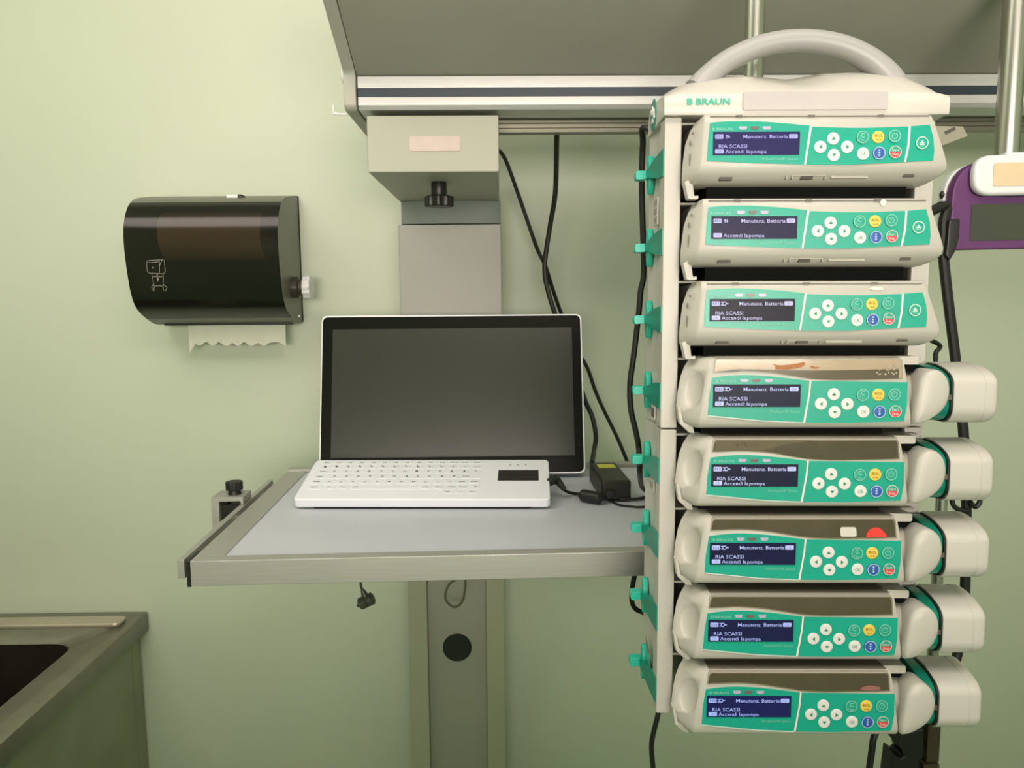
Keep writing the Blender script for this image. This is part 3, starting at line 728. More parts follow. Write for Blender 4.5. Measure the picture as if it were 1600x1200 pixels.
# ------------------------------------------------------------------ pump tower frame
def lens_poly(c, a, b): return circ(c[0], c[1], a, 24, b)
def station(idx, label):
    ztop, zbot = ((.0245, -.2895), (-.2905, -.596))[idx]
    off = (.10, .09, zbot)
    t = thing('pump_docking_station', label, 'docking station', TO, TM, 'stacked docking stations of the pump tower', off)
    P = lambda n, mb, m, par=None, **k: mb.build(n, m, par or t, **k)
    # the tower gets slightly narrower at the front posts
    for s in (0, 1):
        x0, x1 = ((-.0385, -.0212), (.2215, .2405))[s]
        P('front_post', MB().box(x0, x1, (.040, .0565)[s], (.062, .066)[s], zbot, ztop), CREAM, bevel=.0018)
    def side(xa, xb, sgn):
        # concave side wall : rows along y
        ys = [(.062 if sgn > 0 else .066), .075, .09, .105, .118, .128]; inn = [0, .0025, .003, .0025, 0.001, 0]
        g = MB(); rows = []
        lo = zbot + (.0 if idx == 0 else .0)
        for y, k in zip(ys, inn):
            zlo = lo if idx == 0 else lo + (y-.062)*1.1
            rows.append([(xa+sgn*k, y, zlo), (xa+sgn*k, y, ztop), (xb, y, ztop), (xb, y, zlo)])
        g.grid(rows, close=True)
        return g
    P('side_wall', side(-.0385, -.029, 1), CREAM_W)
    P('side_wall', side(.2405, .230, -1), CREAM_W)
    P('back_panel', MB().box(-.030, .230, .1235, .1285, zbot+.002, ztop), DARK, label='dark back panel')
    for i in range(4):
        z = .0175 - PS*(i+4*idx)
        if idx == 0 and i == 0: z = .0180
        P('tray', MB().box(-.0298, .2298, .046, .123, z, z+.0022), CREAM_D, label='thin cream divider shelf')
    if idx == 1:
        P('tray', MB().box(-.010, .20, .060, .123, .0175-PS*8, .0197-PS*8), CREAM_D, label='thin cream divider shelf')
    # release levers, both sides
    for s, sg in ((-.0385, -1), (.2405, 1)):
        for i in range(4):
            zc = -.0195 - PS*(i+4*idx)
            X = lambda d: s + sg*d
            w = MB()
            prof = [(.0412 if sg < 0 else .058,.0135),(.06,.0125),(.08,.009),(.098,.005),(.108,.0042)]
            rows = []
            for k, (y, h) in enumerate(prof):
                d = [.0008,.0024,.0045,.006,.007][k]
                rows.append([(X(-.0015), y, zc-h), (X(d), y, zc-h), (X(d), y, zc+h), (X(-.0015), y, zc+h)])
            w.grid(rows, close=True)
            lv = P('release_lever', w, TEAL_D, label='teal fan shaped release lever')
            kb = MB().prism(poly_round([(X(.004), zc-.0045), (X(.018), zc-.0055), (X(.018), zc+.0045), (X(.004), zc+.0045)], .003, 3), .108, .122, 'y')
            P('lever_knob', kb, TEAL_L, lv, bevel=.0015, label='light teal lever knob')
            pv = MB().prism(lens_poly((.112, zc), .0085, .021), X(-.0015), X(.0045), 'x')
            P('lever_pivot', pv, TEAL_L, lv, bevel=.0012)
    # side stickers (plain)
    if idx == 0:
        P('side_sticker', MB().box(-.0402,-.0386,.066,.086,-.078,-.050), mat('sticker_pale', (.60,.58,.52), .5, var=.02), label='pale sticker on the side wall')
        sb = MB()
        for dz in (0,.009,.018): sb.box(-.0404,-.0400,.0675,.0755,-.076+dz,-.069+dz).box(-.0404,-.0400,.0775,.0845,-.076+dz,-.070+dz)
        P('sticker_print', sb, mat('sticker_grey', (.28,.28,.27), .5))
        P('side_sticker', MB().box(-.0402,-.0386,.066,.086,-.284,-.262), mat('sticker_pale', (.6,.6,.5)), label='pale sticker on the side wall')
        sb = MB()
        for k in range(9): sb.box(-.0404,-.0400,.067+.002*k,.067+.002*k+(.0006 if k % 3 else .0012),-.282,-.272)
        for dz in (0,.004): sb.box(-.0404,-.0400,.068,.082,-.2685+dz,-.2665+dz)
        P('sticker_print', sb, mat('sticker_dark', (.06,.06,.055), .5), label='small dark bar code')
    else:
        P('side_sticker', MB().box(-.0402,-.0386,.066,.088,-.362,-.330), mat('sticker_pale', (.6,.6,.5)), label='pale sticker on the side wall')
        sb = MB()
        for dz in (0,.010,.020): sb.box(-.0404,-.0400,.0675,.0765,-.360+dz,-.352+dz).box(-.0404,-.0400,.079,.0865,-.360+dz,-.353+dz)
        P('sticker_print', sb, mat('sticker_grey', (.28,.28,.27)))
    if idx == 1:
        P('pole_clamp', MB().box(.06,.14,.1287,.150,-.42,-.36), DARK)
        P('side_foil', MB().add([(-.0405,.070,zbot+.055),(-.0405,.10,zbot+.062),(-.0405,.085,zbot+.030),(-.0405,.066,zbot+.018)], [(0,1,2,3)]), CHROME)
        return t
    # ---- top cover
    NX = 44; g = MB(); rows = []
    tz = [(-.0405,.064),(-.026,.0690),(.005,.0765),(.030,.0812),(.048,.0826),(.072,.0815),(.103,.0785),(.125,.0820),(.140,.0852),(.178,.0845),(.205,.0815),(.225,.0765),(.2406,.068)]
    def topz(x):
        for (xa, za), (xb, zb_) in zip(tz, tz[1:]):
            if x <= xb:
                u = (x-xa)/(xb-xa); u = u*u*(3-2*u)*.5+u*.5; return za+(zb_-za)*u
        return tz[-1][1]
    for i in range(NX+1):
        x = -.0405 + .281*i/NX
        e = min(i, NX-i)
        k = 1-max(0, 1-e/5)**2.2                 # rounded ends
        zt = .044+(topz(x)-.044)*(.40+.60*k); zf = .040+.004*k
        dip = .006*math.exp(-((x-.100)/.045)**2)
        prof = [(.046,.0247),(.0335,.0247),(.0325,.027),(.0325,zf),(.035,zf+.003),(.048,zf+(zt-zf)*.42-dip*.3),(.065,zf+(zt-zf)*.70-dip),(.085,zt-.003-dip),(.10,zt),(.118,zt-.002),(.127,zt-.012),(.1285,.0247)]
        rows.append([(x, y, z) for y, z in prof])
    g.grid(rows, close=True)
    c = P('top_cover', g, CREAM_W, sharp=.9, label='cream curved top cover')
    # handle
    hp = []; N = 26
    pts = spline([(.002,.062),(.012,.0745),(.035,.0925),(.070,.107),(.108,.1118),(.146,.107),(.176,.0945),(.198,.077),(.207,.062)], 4)
    rows = []
    for i, p in enumerate(pts):
        d = (pts[min(i+1, len(pts)-1)]-pts[max(i-1, 0)]); d = Vector((d[0], d[1])).normalized(); nrm = Vector((-d.y, d.x))
        u = abs(i/(len(pts)-1)-.5)*2; h = .0105+.0035*u**3; yw = .013+.005*u**2
        ring = []
        for k in range(20):
            a = 2*PI*k/20; ca, sa = math.cos(a), math.sin(a)
            ca = math.copysign(abs(ca)**.75, ca); sa = math.copysign(abs(sa)**.75, sa)
            q = Vector((p[0], p[1]))+nrm*(h*sa); ring.append((q.x, .080+yw*ca, q.y))
        rows.append(ring)
    P('handle', MB().grid(rows, close=True), HANDLE, c, sharp=1.2, label='grey arched carrying handle')
    wz0, wz1 = .0285, .0462
    wd = MB().prism(poly_round([(.0365,wz0),(.179,wz0),(.179,wz1),(.0365,wz1)], .002, 3), .0300, .036)
    w_ = P('status_window', wd, WINDOW, c, bevel=.0012, label='milky pink status light window')
    P('brand_lettering', MB().text('B', -.0185, .0343, .0062, .0318, w=.0058, bold=.03).text('BRAUN', -.0095, .0343, .0062, .0318, w=.0335, bold=.03), INKT, c, label='teal maker lettering')
    em = MB().prism(circ(.094, .040, .0165, 28), -.0412, -.0400, 'x')
    P('emblem', em, TEAL_D, c, label='round teal emblem with white figures')
    ew = MB()
    ew.tube([(-.0414,.082,.034),(-.0414,.086,.044),(-.0414,.090,.038),(-.0414,.094,.049)], .0013, 6)
    ew.tube([(-.0414,.088,.031),(-.0414,.094,.036),(-.0414,.100,.033)], .0012, 6).tube([(-.0414,.097,.041),(-.0414,.101,.047)], .0012, 6)
    P('emblem_figures', ew, INKWW, c)
    return t
station(0, 'upper cream docking station with grey carrying handle on top')
station(1, 'lower cream docking station without handle, under the handled one')

# ------------------------------------------------------------------ pumps
def disp_mat(i):
    bg = [(.034,.029,.125), (.026,.022,.060), (.008,.009,.018), (.018,.022,.040), (.014,.017,.034), (.010,.012,.042), (.010,.013,.050), (.010,.013,.075)][i]
    return mat('display_glow_%d' % i, (.004,.004,.008), .3, emit=bg, es=1.0, spec=.15)
def ink_mat(i):
    c = [(.50,.48,1.0), (.66,.62,.98), (.70,.68,.95), (.62,.66,1.0), (.62,.68,1.0), (.52,.60,1.0), (.42,.52,1.0), (.36,.48,1.0)][i]
    return mat('display_text_%d' % i, (.1,.1,.15), .5, emit=c, es=.82)

def display(parent, i, w, h, kind):
    d = cached(('disp', kind, i), 'display', lambda: MB().prism([(0,-h),(w,-h),(w,0),(0,0)], -.0013, -.0004), disp_mat(i), parent, 'dark backlit screen')
    y = -.0018
    m = MB()
    def fx(f): return w*f
    def fz(f): return -h*f
    def rr(a, b, c, e): m.flat(poly_round([(fx(a),fz(e)),(fx(b),fz(e)),(fx(b),fz(c)),(fx(a),fz(c))], .0008, 2), y)
    # battery
    rr(.02,.115,.11,.31)
    if i < 2:    # mains arrows
        for a, sg in ((.155,1),(.18,-1)):
            z0 = .12 if sg > 0 else .30
            m.flat([(fx(a-.014),fz(.21)),(fx(a+.014),fz(.21)),(fx(a),fz(z0))], y)
            m.flat([(fx(a-.004),fz(.21)),(fx(a+.004),fz(.21)),(fx(a+.004),fz(.42-z0)),(fx(a-.004),fz(.42-z0))], y)
    else:        # plug
        m.ring(fx(.168), fz(.21), .0013, .0021, y, 14)
        for z in (.15,.27): m.flat([(fx(.127),fz(z+.02)),(fx(.155),fz(z+.02)),(fx(.155),fz(z-.02)),(fx(.127),fz(z-.02))], y)
        m.flat([(fx(.19),fz(.23)),(fx(.215),fz(.23)),(fx(.215),fz(.19)),(fx(.19),fz(.19))], y)
    th = h*.165
    m.text('Manutenz. Batteria', fx(.345), fz(.29), th, y, w=fx(.515), bold=.003)
    rr(.872,.972,.11,.30)
    if i != 1: m.text('RIA SCASSI', fx(.065), fz(.71), th, y, w=fx(.325), bold=.003)
    rr(.022,.122,.75,.94)
    m.text('Accendi la', fx(.140), fz(.93), th, y, w=fx(.285), bold=.003)
    m.text('pompa', fx(.437), fz(.93), th*.92, y, w=fx(.180), bold=.003)
    t = m.build('display_text', ink_mat(i), d)
    k = MB(); bgk = disp_mat(i)
    k.text('OK', fx(.922), fz(.275), h*.12, y-.0003, w=fx(.055), align='c')
    k.text('OK', fx(.072), fz(.905), h*.12, y-.0003, w=fx(.055), align='c')
    for q in range(3): 
        a = .032+q*.027; k.flat([(fx(a),fz(.27)),(fx(a+.017),fz(.27)),(fx(a+.017),fz(.15)),(fx(a),fz(.15))], y-.0003)
    k.build('display_icons', mat('display_icon_shade', (.1,.1,.15), .5, emit=(.22,.26,.55), es=.6), d)

def tri(cx, cz, a, dr):
    b = a*.95
    return {'u': [(cx-a,cz-b*.6),(cx+a,cz-b*.6),(cx,cz+b*.8)], 'd': [(cx-a,cz+b*.6),(cx+a,cz+b*.6),(cx,cz-b*.8)],
            'l': [(cx+b*.6,cz-a),(cx+b*.6,cz+a),(cx-b*.8,cz)], 'r': [(cx-b*.6,cz-a),(cx-b*.6,cz+a),(cx+b*.8,cz)]}[dr]

def keypad(parent, P, r, y0=-.0008):
    def btn(name, key, m, label):
        me = ('btn', round(r, 5))
        o = cached((me, m.name), name, lambda: MB().lathe([(0,0),(r,0),(r,-.0004),(r*.93,-.0008),(r*.5,-.0010),(0,-.0010)], (0,0,0), 'y', 28), m, parent, label)
        o.location = o.location + Vector((P[key][0], y0, P[key][1]))
        return o
    def sym(b, key, name, fn, m, label=None):
        cached((key, name, round(r, 5)), name, fn, m, b, label)
    ys = -.00135
    for d, nm in (('u','up'),('d','down'),('l','left'),('r','right')):
        b = btn('arrow_button', nm, BTNW, 'white %s arrow button' % nm)
        sym(b, 'a'+d, 'arrow_symbol', lambda d=d: MB().flat(tri(0, 0, r*.36, d), ys), INKG)
    b = btn('clear_button', 'C', BTNG, 'teal C button with pale ring')
    sym(b, 'c', 'clear_symbol', lambda: MB().ring(0,0,r*.84,r*1.0,ys).text('C',0,-r*.05,r*.7,ys,align='c',bold=.03).tube([(r*.62*math.cos(t), ys, r*.62*math.sin(t)) for t in [PI*1.12+k*.22 for k in range(9)]], r*.06, 5), INKM)
    b = btn('bolus_button', 'BOL', BTNY, 'yellow bolus button')
    sym(b, 'b', 'bolus_symbol', lambda: MB().text('BOL',0,0,r*.45,ys,w=r*1.25,align='c',bold=.02).flat(tri(-r*.22,-r*.45,r*.2,'u'),ys).flat(tri(r*.22,-r*.45,r*.2,'u'),ys), INKO)
    b = btn('power_button', 'pw', BTNG, 'teal power button with pale ring')
    sym(b, 'p', 'power_symbol', lambda: MB().ring(0,0,r*.84,r*1.0,ys).ring(0,0,r*.38,r*.50,ys).flat([(-r*.05,0),(r*.05,0),(r*.05,r*.3),(-r*.05,r*.3)],ys), INKM)
    b = btn('ok_button', 'OK', BTNW, 'white OK button')
    sym(b, 'o', 'ok_lettering', lambda: MB().text('OK',0,-r*.28,r*.6,ys,w=r*.95,align='c',bold=.01), mat('ok_ink', (.20,.42,.33), .5))
    b = btn('rate_button', 'rate', BTNB, 'blue button with three white arrows')
    sym(b, 'r', 'rate_symbol', lambda: MB().ring(0,0,r*.88,r*1.0,ys).flat(tri(0,r*.42,r*.24,'d'),ys).flat(tri(0,r*.02,r*.24,'d'),ys).flat(tri(0,-r*.38,r*.24,'d'),ys), mat('sky_ink', (.45,.62,.80), .5))
    b = btn('start_stop_button', 'ss', BTNG, 'half teal half red start stop button')
    half = [(r*.88*math.cos(PI+PI*k/14), r*.88*math.sin(PI+PI*k/14)) for k in range(15)]
    sym(b, 's1', 'stop_half', lambda: MB().flat(half, ys+.0001), BTNR, 'red lower half')
    sym(b, 's2', 'start_stop_lettering', lambda: MB().ring(0,0,r*.88,r*1.0,ys).text('Start',0,r*.12,r*.42,ys-.0001,w=r*1.15,align='c',bold=.01).text('Stop',0,-r*.55,r*.42,ys-.0001,w=r*1.0,align='c',bold=.01), mat('soft_white_ink', (.62,.62,.58), .5))
    if 'op' in P:
        b = btn('door_button', 'op', BTNG, 'teal door button with pale ring')
        sym(b, 'd', 'door_symbol', lambda: MB().ring(0,0,r*.86,r*1.0,ys).flat(tri(0,r*.12,r*.42,'u'),ys).flat([(-r*.38,-r*.22),(r*.38,-r*.22),(r*.38,-r*.36),(-r*.38,-r*.36)],ys), INKW)

def leds(parent, xs, z):
    for k, x in enumerate(xs):
        m = (LEDP, LEDD, LEDP)[k]
        o = cached(('led', k), 'indicator_light', lambda: MB().prism(poly_round([(-.0042,.0012),(-.003,-.0012),(.003,-.0012),(.0042,.0012),(.003,.0018),(-.003,.0018)], .0008, 3), -.0008, 0), m, parent, ('lavender indicator light', 'brown indicator light', 'lavender indicator light')[k])
        o.location = o.location + Vector((x, -.0004, z))

def face_rows(rows):
    """rows: (z, y, xl, xr, xlb, ylb, xrb, yrb) from top to bottom"""
    g = MB(); R_ = []
    for z, y, xl, xr, xlb, yb, xrb in rows:
        R_.append([(xlb, yb, z), (xl-.0012, y+.0016, z), (xl+.0012, y, z), (xr-.0016, y, z), (xr+.0008, y+.0022, z), (xrb, yb, z)])
    n = 6
    g.grid(R_)
    g.add(R_[0], [tuple(range(n))]); g.add(R_[-1], [tuple(range(n))])
    g.add([r[0] for r in R_]+[r[-1] for r in reversed(R_)], [tuple(range(2*len(R_)))])
    return g

PL = {}
def pump_root(name, label, cat, i, group):
    xo = 0 if i < 3 else .0049; zo = -PS*i + (0 if i < 3 else -.0040)
    base = tw(xo, 0, zo)
    return thing(name, label, cat, base, TM, group, (.10, .07, -.0590 if i < 3 else -.0550))

def infusion_pump(i, label):
    t = pump_root('infusion_pump', label, 'infusion pump', i, 'wide infusion pumps in the upper half of the tower')
    C = lambda key, n, fn, m, par=None, lab=None, **k: cached(('inf', key), n, fn, m, par or t, lab, **k)
    rows = [(.0172,.012,-.0062,.2062,-.008,.040,.2062),(.0172,.004,-.0062,.2062,-.009,.038,.2066),(.0150,.0012,-.0065,.2070,-.010,.036,.2072),(.0090,.0004,-.0072,.2096,-.0145,.034,.209),
            (-.0050,.0,-.0085,.2146,-.0195,.032,.214),(-.0200,.0,-.0100,.2200,-.0215,.031,.219),(-.0300,.0002,-.0112,.2232,-.0225,.031,.222),(-.0355,.0016,-.0118,.2236,-.0226,.031,.222),
            (-.0405,.0048,-.0122,.2190,-.0226,.031,.218),(-.0440,.0105,-.0124,.2140,-.0222,.032,.214),(-.0460,.020,-.0124,.2120,-.020,.034,.212),(-.0465,.036,-.010,.2110,-.014,.040,.211)]
    C('door', 'front_door', lambda: face_rows(rows), CREAM, lab='cream front door with rounded lower edge', weld=True, sharp=.8)
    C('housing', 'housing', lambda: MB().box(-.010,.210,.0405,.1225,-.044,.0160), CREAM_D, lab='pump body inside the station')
    C('base', 'chassis', lambda: MB().box(.002,.200,.030,.1225,-.0588,-.0442), DARK, lab='dark underside')  # near black colour stands in for shade in the gap below
    C('hook', 'door_latch', lambda: MB().prism(poly_round([(-.0220,-.043),(-.0165,-.0400),(-.0135,-.0455),(-.0120,-.0565),(-.0080,-.0555),(-.0080,-.0595),(-.0180,-.0595)], .001, 2), .020, .032), CREAM, lab='cream latch hook below the left edge', bevel=.0008)
    seam = lambda: MB().box(-.003,.2045,.0000,.003,.0146,.0151).box(.0215,.0275,-.0006,.003,.0142,.0158).box(.090,.096,-.0006,.003,.0142,.0158).box(.1555,.1615,-.0006,.003,.0142,.0158)
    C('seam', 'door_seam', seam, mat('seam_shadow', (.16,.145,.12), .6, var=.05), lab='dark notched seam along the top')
    for k, bxs in enumerate(((.0085,.0205,.0048,.012,-.0438,-.0410), (.0865,.0975,.0042,.012,-.0432,-.0405), (.1840,.1940,.0036,.012,-.0415,-.0390))):
        C(('slot', k), 'lower_slot', lambda bxs=bxs: MB().box(*bxs), mat('slot_dark', (.07,.062,.05), .6), lab='dark slot in the lower edge')
    C('slotf', 'slot_frame', lambda: MB().box(.0770,.1095,.0030,.010,-.0405,-.0398).box(.0770,.0780,.0036,.012,-.0432,-.0400).box(.1085,.1095,.0036,.012,-.0432,-.0400).box(.0715,.0725,.0030,.012,-.0432,-.0400).box(.1150,.1500,.0042,.012,-.0425,-.0402), CREAM_D)
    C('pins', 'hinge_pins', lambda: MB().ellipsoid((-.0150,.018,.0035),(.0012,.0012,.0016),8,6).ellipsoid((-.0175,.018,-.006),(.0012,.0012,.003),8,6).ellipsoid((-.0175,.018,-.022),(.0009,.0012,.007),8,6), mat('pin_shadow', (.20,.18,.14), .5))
    arc = [(x, .0085+.0022*math.sin(PI*min(1, max(0,(x+.003)/.0955))**.8)-.0030*max(0,(x+.003)/.0955)**1.5) for x in [-.0030+.0945*k/14 for k in range(15)]]
    lp = C('gl', 'display_panel', lambda: MB().prism([(-.0052,-.0268)]+[(-.0048,-.010)]+arc+[(.0915,.0055),(.0868,-.0304),(.040,-.0291)], -.0006, .0006), TEAL, lab='teal panel around the screen')
    arc2 = [(x, .0047-.0012*math.sin(PI*(x-.0930)/.0915)) for x in [.0930+.0915*k/10 for k in range(11)]]
    kp = C('gr', 'keypad_panel', lambda: MB().prism([(.0884,-.0306),(.1310,-.0308),(.1815,-.0284),(.1838,-.013)]+arc2[::-1], -.0006, .0006), TEAL, lab='teal keypad panel')
    C('gd', 'door_key_panel', lambda: MB().prism([(.1832,-.0282),(.2092,-.0270),(.2098,-.018),(.2085,-.006),(.2045,.0062),(.1862,.0048),(.1855,-.013)], -.0006, .0006), TEAL, lab='small teal panel with door button')
    C('dv', 'divider_strip', lambda: MB().prism([(.0868,-.0306),(.0884,-.0306),(.0932,.0052),(.0912,.0056)], -.0011, .0006), INKWW, lab='white divider strip')
    C('dv2', 'divider_strip', lambda: MB().prism([(.1815,-.0284),(.1832,-.0283),(.1858,-.013),(.1864,.0046),(.1846,.0046),(.1840,-.013)], -.0011, .0006), INKWW, lab='white divider strip beside the door button')
    display(lp, i, .082, .0215, 'inf')
    leds(lp, (.0279,.0391,.0504), .0032)
    C('br', 'brand_lettering', lambda: MB().text('B BRAUN', -.0010, .0016, .0024, -.0010, w=.0190, bold=.02), INKM, lp, 'tiny pale maker lettering')
    C('nm', 'product_lettering', lambda: MB().text('Infusomat\u00ae Space', .0470, -.0262, .0026, -.0010, w=.0335, bold=.0, shear=.1), INKM, lp, 'tiny pale product lettering')
    keypad(kp, dict(up=(.1136,-.0065), left=(.1017,-.0143), right=(.1270,-.0144), down=(.1146,-.0219), C=(.1410,-.0054), BOL=(.1560,-.0052), pw=(.1712,-.0044), OK=(.1423,-.0206), rate=(.1571,-.0202), ss=(.1723,-.0193), op=(.1973,-.0109)), .0058)
    if i == 1:
        MB().prism(circ(.1635, .0125, .0030, 16, .0034), -.0004, .002).build('residue_spot', mat('glue_spot', (.80,.76,.68), .3), t, label='pale glue residue spot above the keypad')
    if i == 2:
        MB().prism(poly_round([(.152,.0095),(.158,.0120),(.166,.0115),(.167,.0085),(.160,.0080)], .002, 2), -.0004, .002).build('residue_spot', mat('glue_spot', (.8,.7,.6)), t, label='pale glue residue smear above the keypad')
    return t

def head_prof(k=1.0, dy=0):
    p = [(.0,.0035),(.006,.0100),(.018,.0150),(.034,.0185),(.054,.0195),(.054,-.0400),(.014,-.0395),(.006,-.0360),(.0015,-.0300),(.0,-.0250)]
    cy, cz = .030, -.010
    return [(cy+(a-cy)*k+dy, cz+(b-cz)*k) for a, b in p]

def syringe_pump(i, label):
    t = pump_root('syringe_pump', label, 'syringe pump', i, 'syringe pumps in the lower half of the tower')
    C = lambda key, n, fn, m, par=None, lab=None, **k: cached(('syr', key), n, fn, m, par or t, lab, **k)
    rows = [(.0262,.016,.0005,.1835,-.006,.040,.1840),(.0258,.006,-.0005,.1842,-.010,.038,.1850),(.0235,.0022,-.0020,.1852,-.0155,.036,.1856),(.0150,.0008,-.0035,.1866,-.0212,.034,.187),
            (.0050,.0,-.0055,.1882,-.0252,.032,.1885),(-.0100,.0,-.0080,.1904,-.0280,.031,.1905),(-.0220,.0,-.0100,.1922,-.0292,.030,.192),(-.0330,.0002,-.0118,.1940,-.0285,.030,.194),(-.0390,.0012,-.0127,.1948,-.0255,.030,.1945),
            (-.0420,.0034,-.0130,.1950,-.0220,.030,.194),(-.0440,.0085,-.0130,.1940,-.0180,.030,.193),(-.0448,.020,-.0130,.1930,-.0155,.033,.192),(-.0450,.038,-.0120,.1920,-.0130,.040,.191)]
    if ('syr','shell') not in CACHE:
        a = face_rows(rows).mesh('front_shell', CREAM, weld=True, sharp=.8)
        el = MB(); cc = Vector((-.0165,.0120,-.0055))
        el.ellipsoid((0,0,0), (.0058,.013,.0200), 24, 16)
        rz = Matrix.Rotation(R(10), 3, 'Y') @ Matrix.Rotation(R(28), 3, 'Z')
        el.v = [tuple(cc + rz @ Vector(p)) for p in el.v]
        b = el.mesh('c', CREAM_D)
        me = boolean_mesh('front_shell', a, [b])
        CACHE[('syr','shell')] = me
    put('front_shell', CACHE[('syr','shell')], t, 'cream front shell with oval finger recess at left')
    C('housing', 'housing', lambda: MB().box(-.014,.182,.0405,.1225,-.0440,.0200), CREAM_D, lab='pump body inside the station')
    C('base', 'chassis', lambda: MB().box(-.004,.180,.030,.1225,-.0546,-.0442), DARK, lab='dark underside')  # near black colour stands in for shade under the pump
    C('hook', 'door_latch', lambda: MB().prism(poly_round([(-.0300,-.0230),(-.0270,-.0250),(-.0235,-.0400),(-.0140,-.0445),(-.0120,-.0515),(-.0175,-.0510),(-.0270,-.0420)], .001, 2), .0215, .031), CREAM, lab='cream side flap at the lower left', bevel=.0008)
    # syringe window
    wb = [(-.0002,.0115)] + [tuple(p) for p in spline([(.008,.0118),(.0286,.0125),(.0450,.0117),(.0585,.0103),(.0760,.0075),(.0947,.0046),(.1183,.0034),(.150,.0038),(.1845,.0046)], 4)]
    outer = [(.0012,.0225),(.0030,.0247)] + [(.1815,.0249),(.1830,.0225)] + wb[::-1]
    def inset(poly, d):
        cx, cz = .092, .0145
        return [(p[0]+(d if p[0] < .02 else (-d if p[0] > .165 else 0)), p[1]+(d if p[1] < cz else -d)) for p in poly]
    fr = C('wf', 'window_frame', lambda: MB().prism(outer, -.0001, .010), mat('frame_greybeige', (.44,.41,.34), .4, var=.02), lab='grey beige frame of the syringe window')
    inn = inset(outer, .0016)
    bed = C(('wbed', i == 3), 'syringe_bed', lambda: MB().flat(inn, -.0004), mat('bed_beige', (.60,.52,.40), .6, var=.05, scale=30) if i == 3 else mat('bed_olive', (.165,.15,.11), .6, var=.08, scale=30), fr, 'beige syringe bed' if i == 3 else 'dull olive syringe bed')
    C(('wtop', i == 3), 'window_top', lambda: MB().box(.0025,.1815,.0045,.040,.0260,.0268), mat('top_beige', (.42,.37,.29), .4, var=.05) if i == 3 else mat('top_olive', (.16,.145,.11), .3, var=.06), fr, 'window folding back over the top')
    if i in (3, 4):
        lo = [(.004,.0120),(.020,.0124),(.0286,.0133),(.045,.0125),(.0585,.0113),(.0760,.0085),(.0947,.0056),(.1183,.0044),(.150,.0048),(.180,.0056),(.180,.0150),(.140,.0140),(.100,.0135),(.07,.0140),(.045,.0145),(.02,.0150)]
        C(('wlow', i), 'bed_shade_patch', lambda: MB().flat([p for p in lo if True] if i == 3 else [(.094,.0055),(.1183,.0044),(.150,.0048),(.180,.0056),(.180,.0230),(.120,.0215),(.09,.017),(.06,.0135),(.07,.0095)], -.0006), mat('bed_shade', (.15,.14,.10), .6, var=.08, scale=30), fr)  # shaded lower part of the bed, painted as a darker patch
        if i == 4: C('wlight', 'bed_lit_patch', lambda: MB().flat([(.003,.0125),(.02,.0132),(.0286,.0137),(.045,.0130),(.055,.0150),(.07,.019),(.10,.0238),(.004,.0238)], -.0007), mat('bed_lit_patch', (.26,.24,.18), .6, var=.06, scale=30), fr)  # lit upper part of the bed, painted as a paler patch
    C(('pane', i == 3), 'window_pane', lambda: MB().flat(inset(outer, .0006), -.0012), smoked('pane_clear', (.90,.87,.82), .1, .06) if i == 3 else smoked('pane_smoked', (.74,.71,.64), .12, .09), fr, 'clear smoky window pane')
    if i == 3:
        st = MB()
        blob = [(.0575,.0205),(.0600,.0190),(.0640,.0185),(.0700,.0190),(.0760,.0195),(.0830,.0205),(.0870,.0220),(.0890,.0205),(.0870,.0175),(.0820,.0158),(.0760,.0150),(.0720,.0140),(.0660,.0145),(.0610,.0140),(.0590,.0160),(.0605,.0180),(.0575,.0190)]
        st.flat(poly_round(blob, .0015, 2), -.0015)
        st.flat(poly_round([(.0930,.0185),(.0965,.0178),(.0990,.0165),(.1015,.0172),(.1030,.0165),(.0990,.0150),(.0965,.0158),(.0935,.0168)], .0008, 2), -.0015)
        for x, z in ((.042,.0170),(.0455,.0150),(.0445,.0190),(.0465,.0125)): st.flat(circ(x, z, .0006, 8), -.0015)
        st.build('brown_stain', mat('stain_brown', (.42,.17,.055), .6, var=.2, scale=400), fr, label='rusty brown stain on the window')
        sp = MB()
        for k in range(26): sp.flat(circ(.168+random.uniform(-.011,.009), .0130+random.uniform(-.004,.0065), random.uniform(.0005,.0011), 7), -.0015)
        sp.build('pale_specks', mat('speck_pale', (.50,.45,.34), .6), fr, label='pale dried specks')
    if i == 4:
        sp = MB()
        for k in range(14): sp.flat(circ(.034+random.uniform(-.011,.011), .0195+random.uniform(-.0012,.0012), random.uniform(.0004,.0008), 7), -.0015)
        sp.flat(circ(.1025,.0195,.0013,9), -.0015)
        sp.build('dark_specks', mat('speck_dark', (.075,.055,.03), .6), fr, label='dark specks on the window')
    if i == 5:
        MB().prism(poly_round([(.1285,.0065),(.1445,.0065),(.1435,.0160),(.1280,.0160)], .0022, 3), -.0017, -.0011).build('white_sticker', mat('sticker_white', (.68,.66,.60), .5, var=.02), fr, label='small white rounded sticker on the window')
        MB().prism([(.1535,.0058),(.1540,.0090),(.1570,.0135),(.1615,.0158),(.1660,.0155),(.1705,.0120),(.1735,.0085),(.1740,.0060)], -.0017, -.0011).build('red_sticker', mat('sticker_red', (.80,.045,.03), .5, var=.04), fr, label='red half round sticker on the window')
    if i == 7:
        MB().flat(poly_round([(.152,.0085),(.163,.0120),(.175,.0095),(.172,.0062),(.158,.0060)], .003, 3), -.0014).build('pink_mark', mat('mark_pink', (.30,.13,.10), .6, var=.1), fr, label='faint pink mark on the window')
    # teal panels
    arc = [tuple(p) for p in spline([(-.0010,.0064),(.012,.0082),(.0287,.0092),(.042,.0088),(.0554,.0079),(.075,.0058),(.0932,.0034)], 3)]
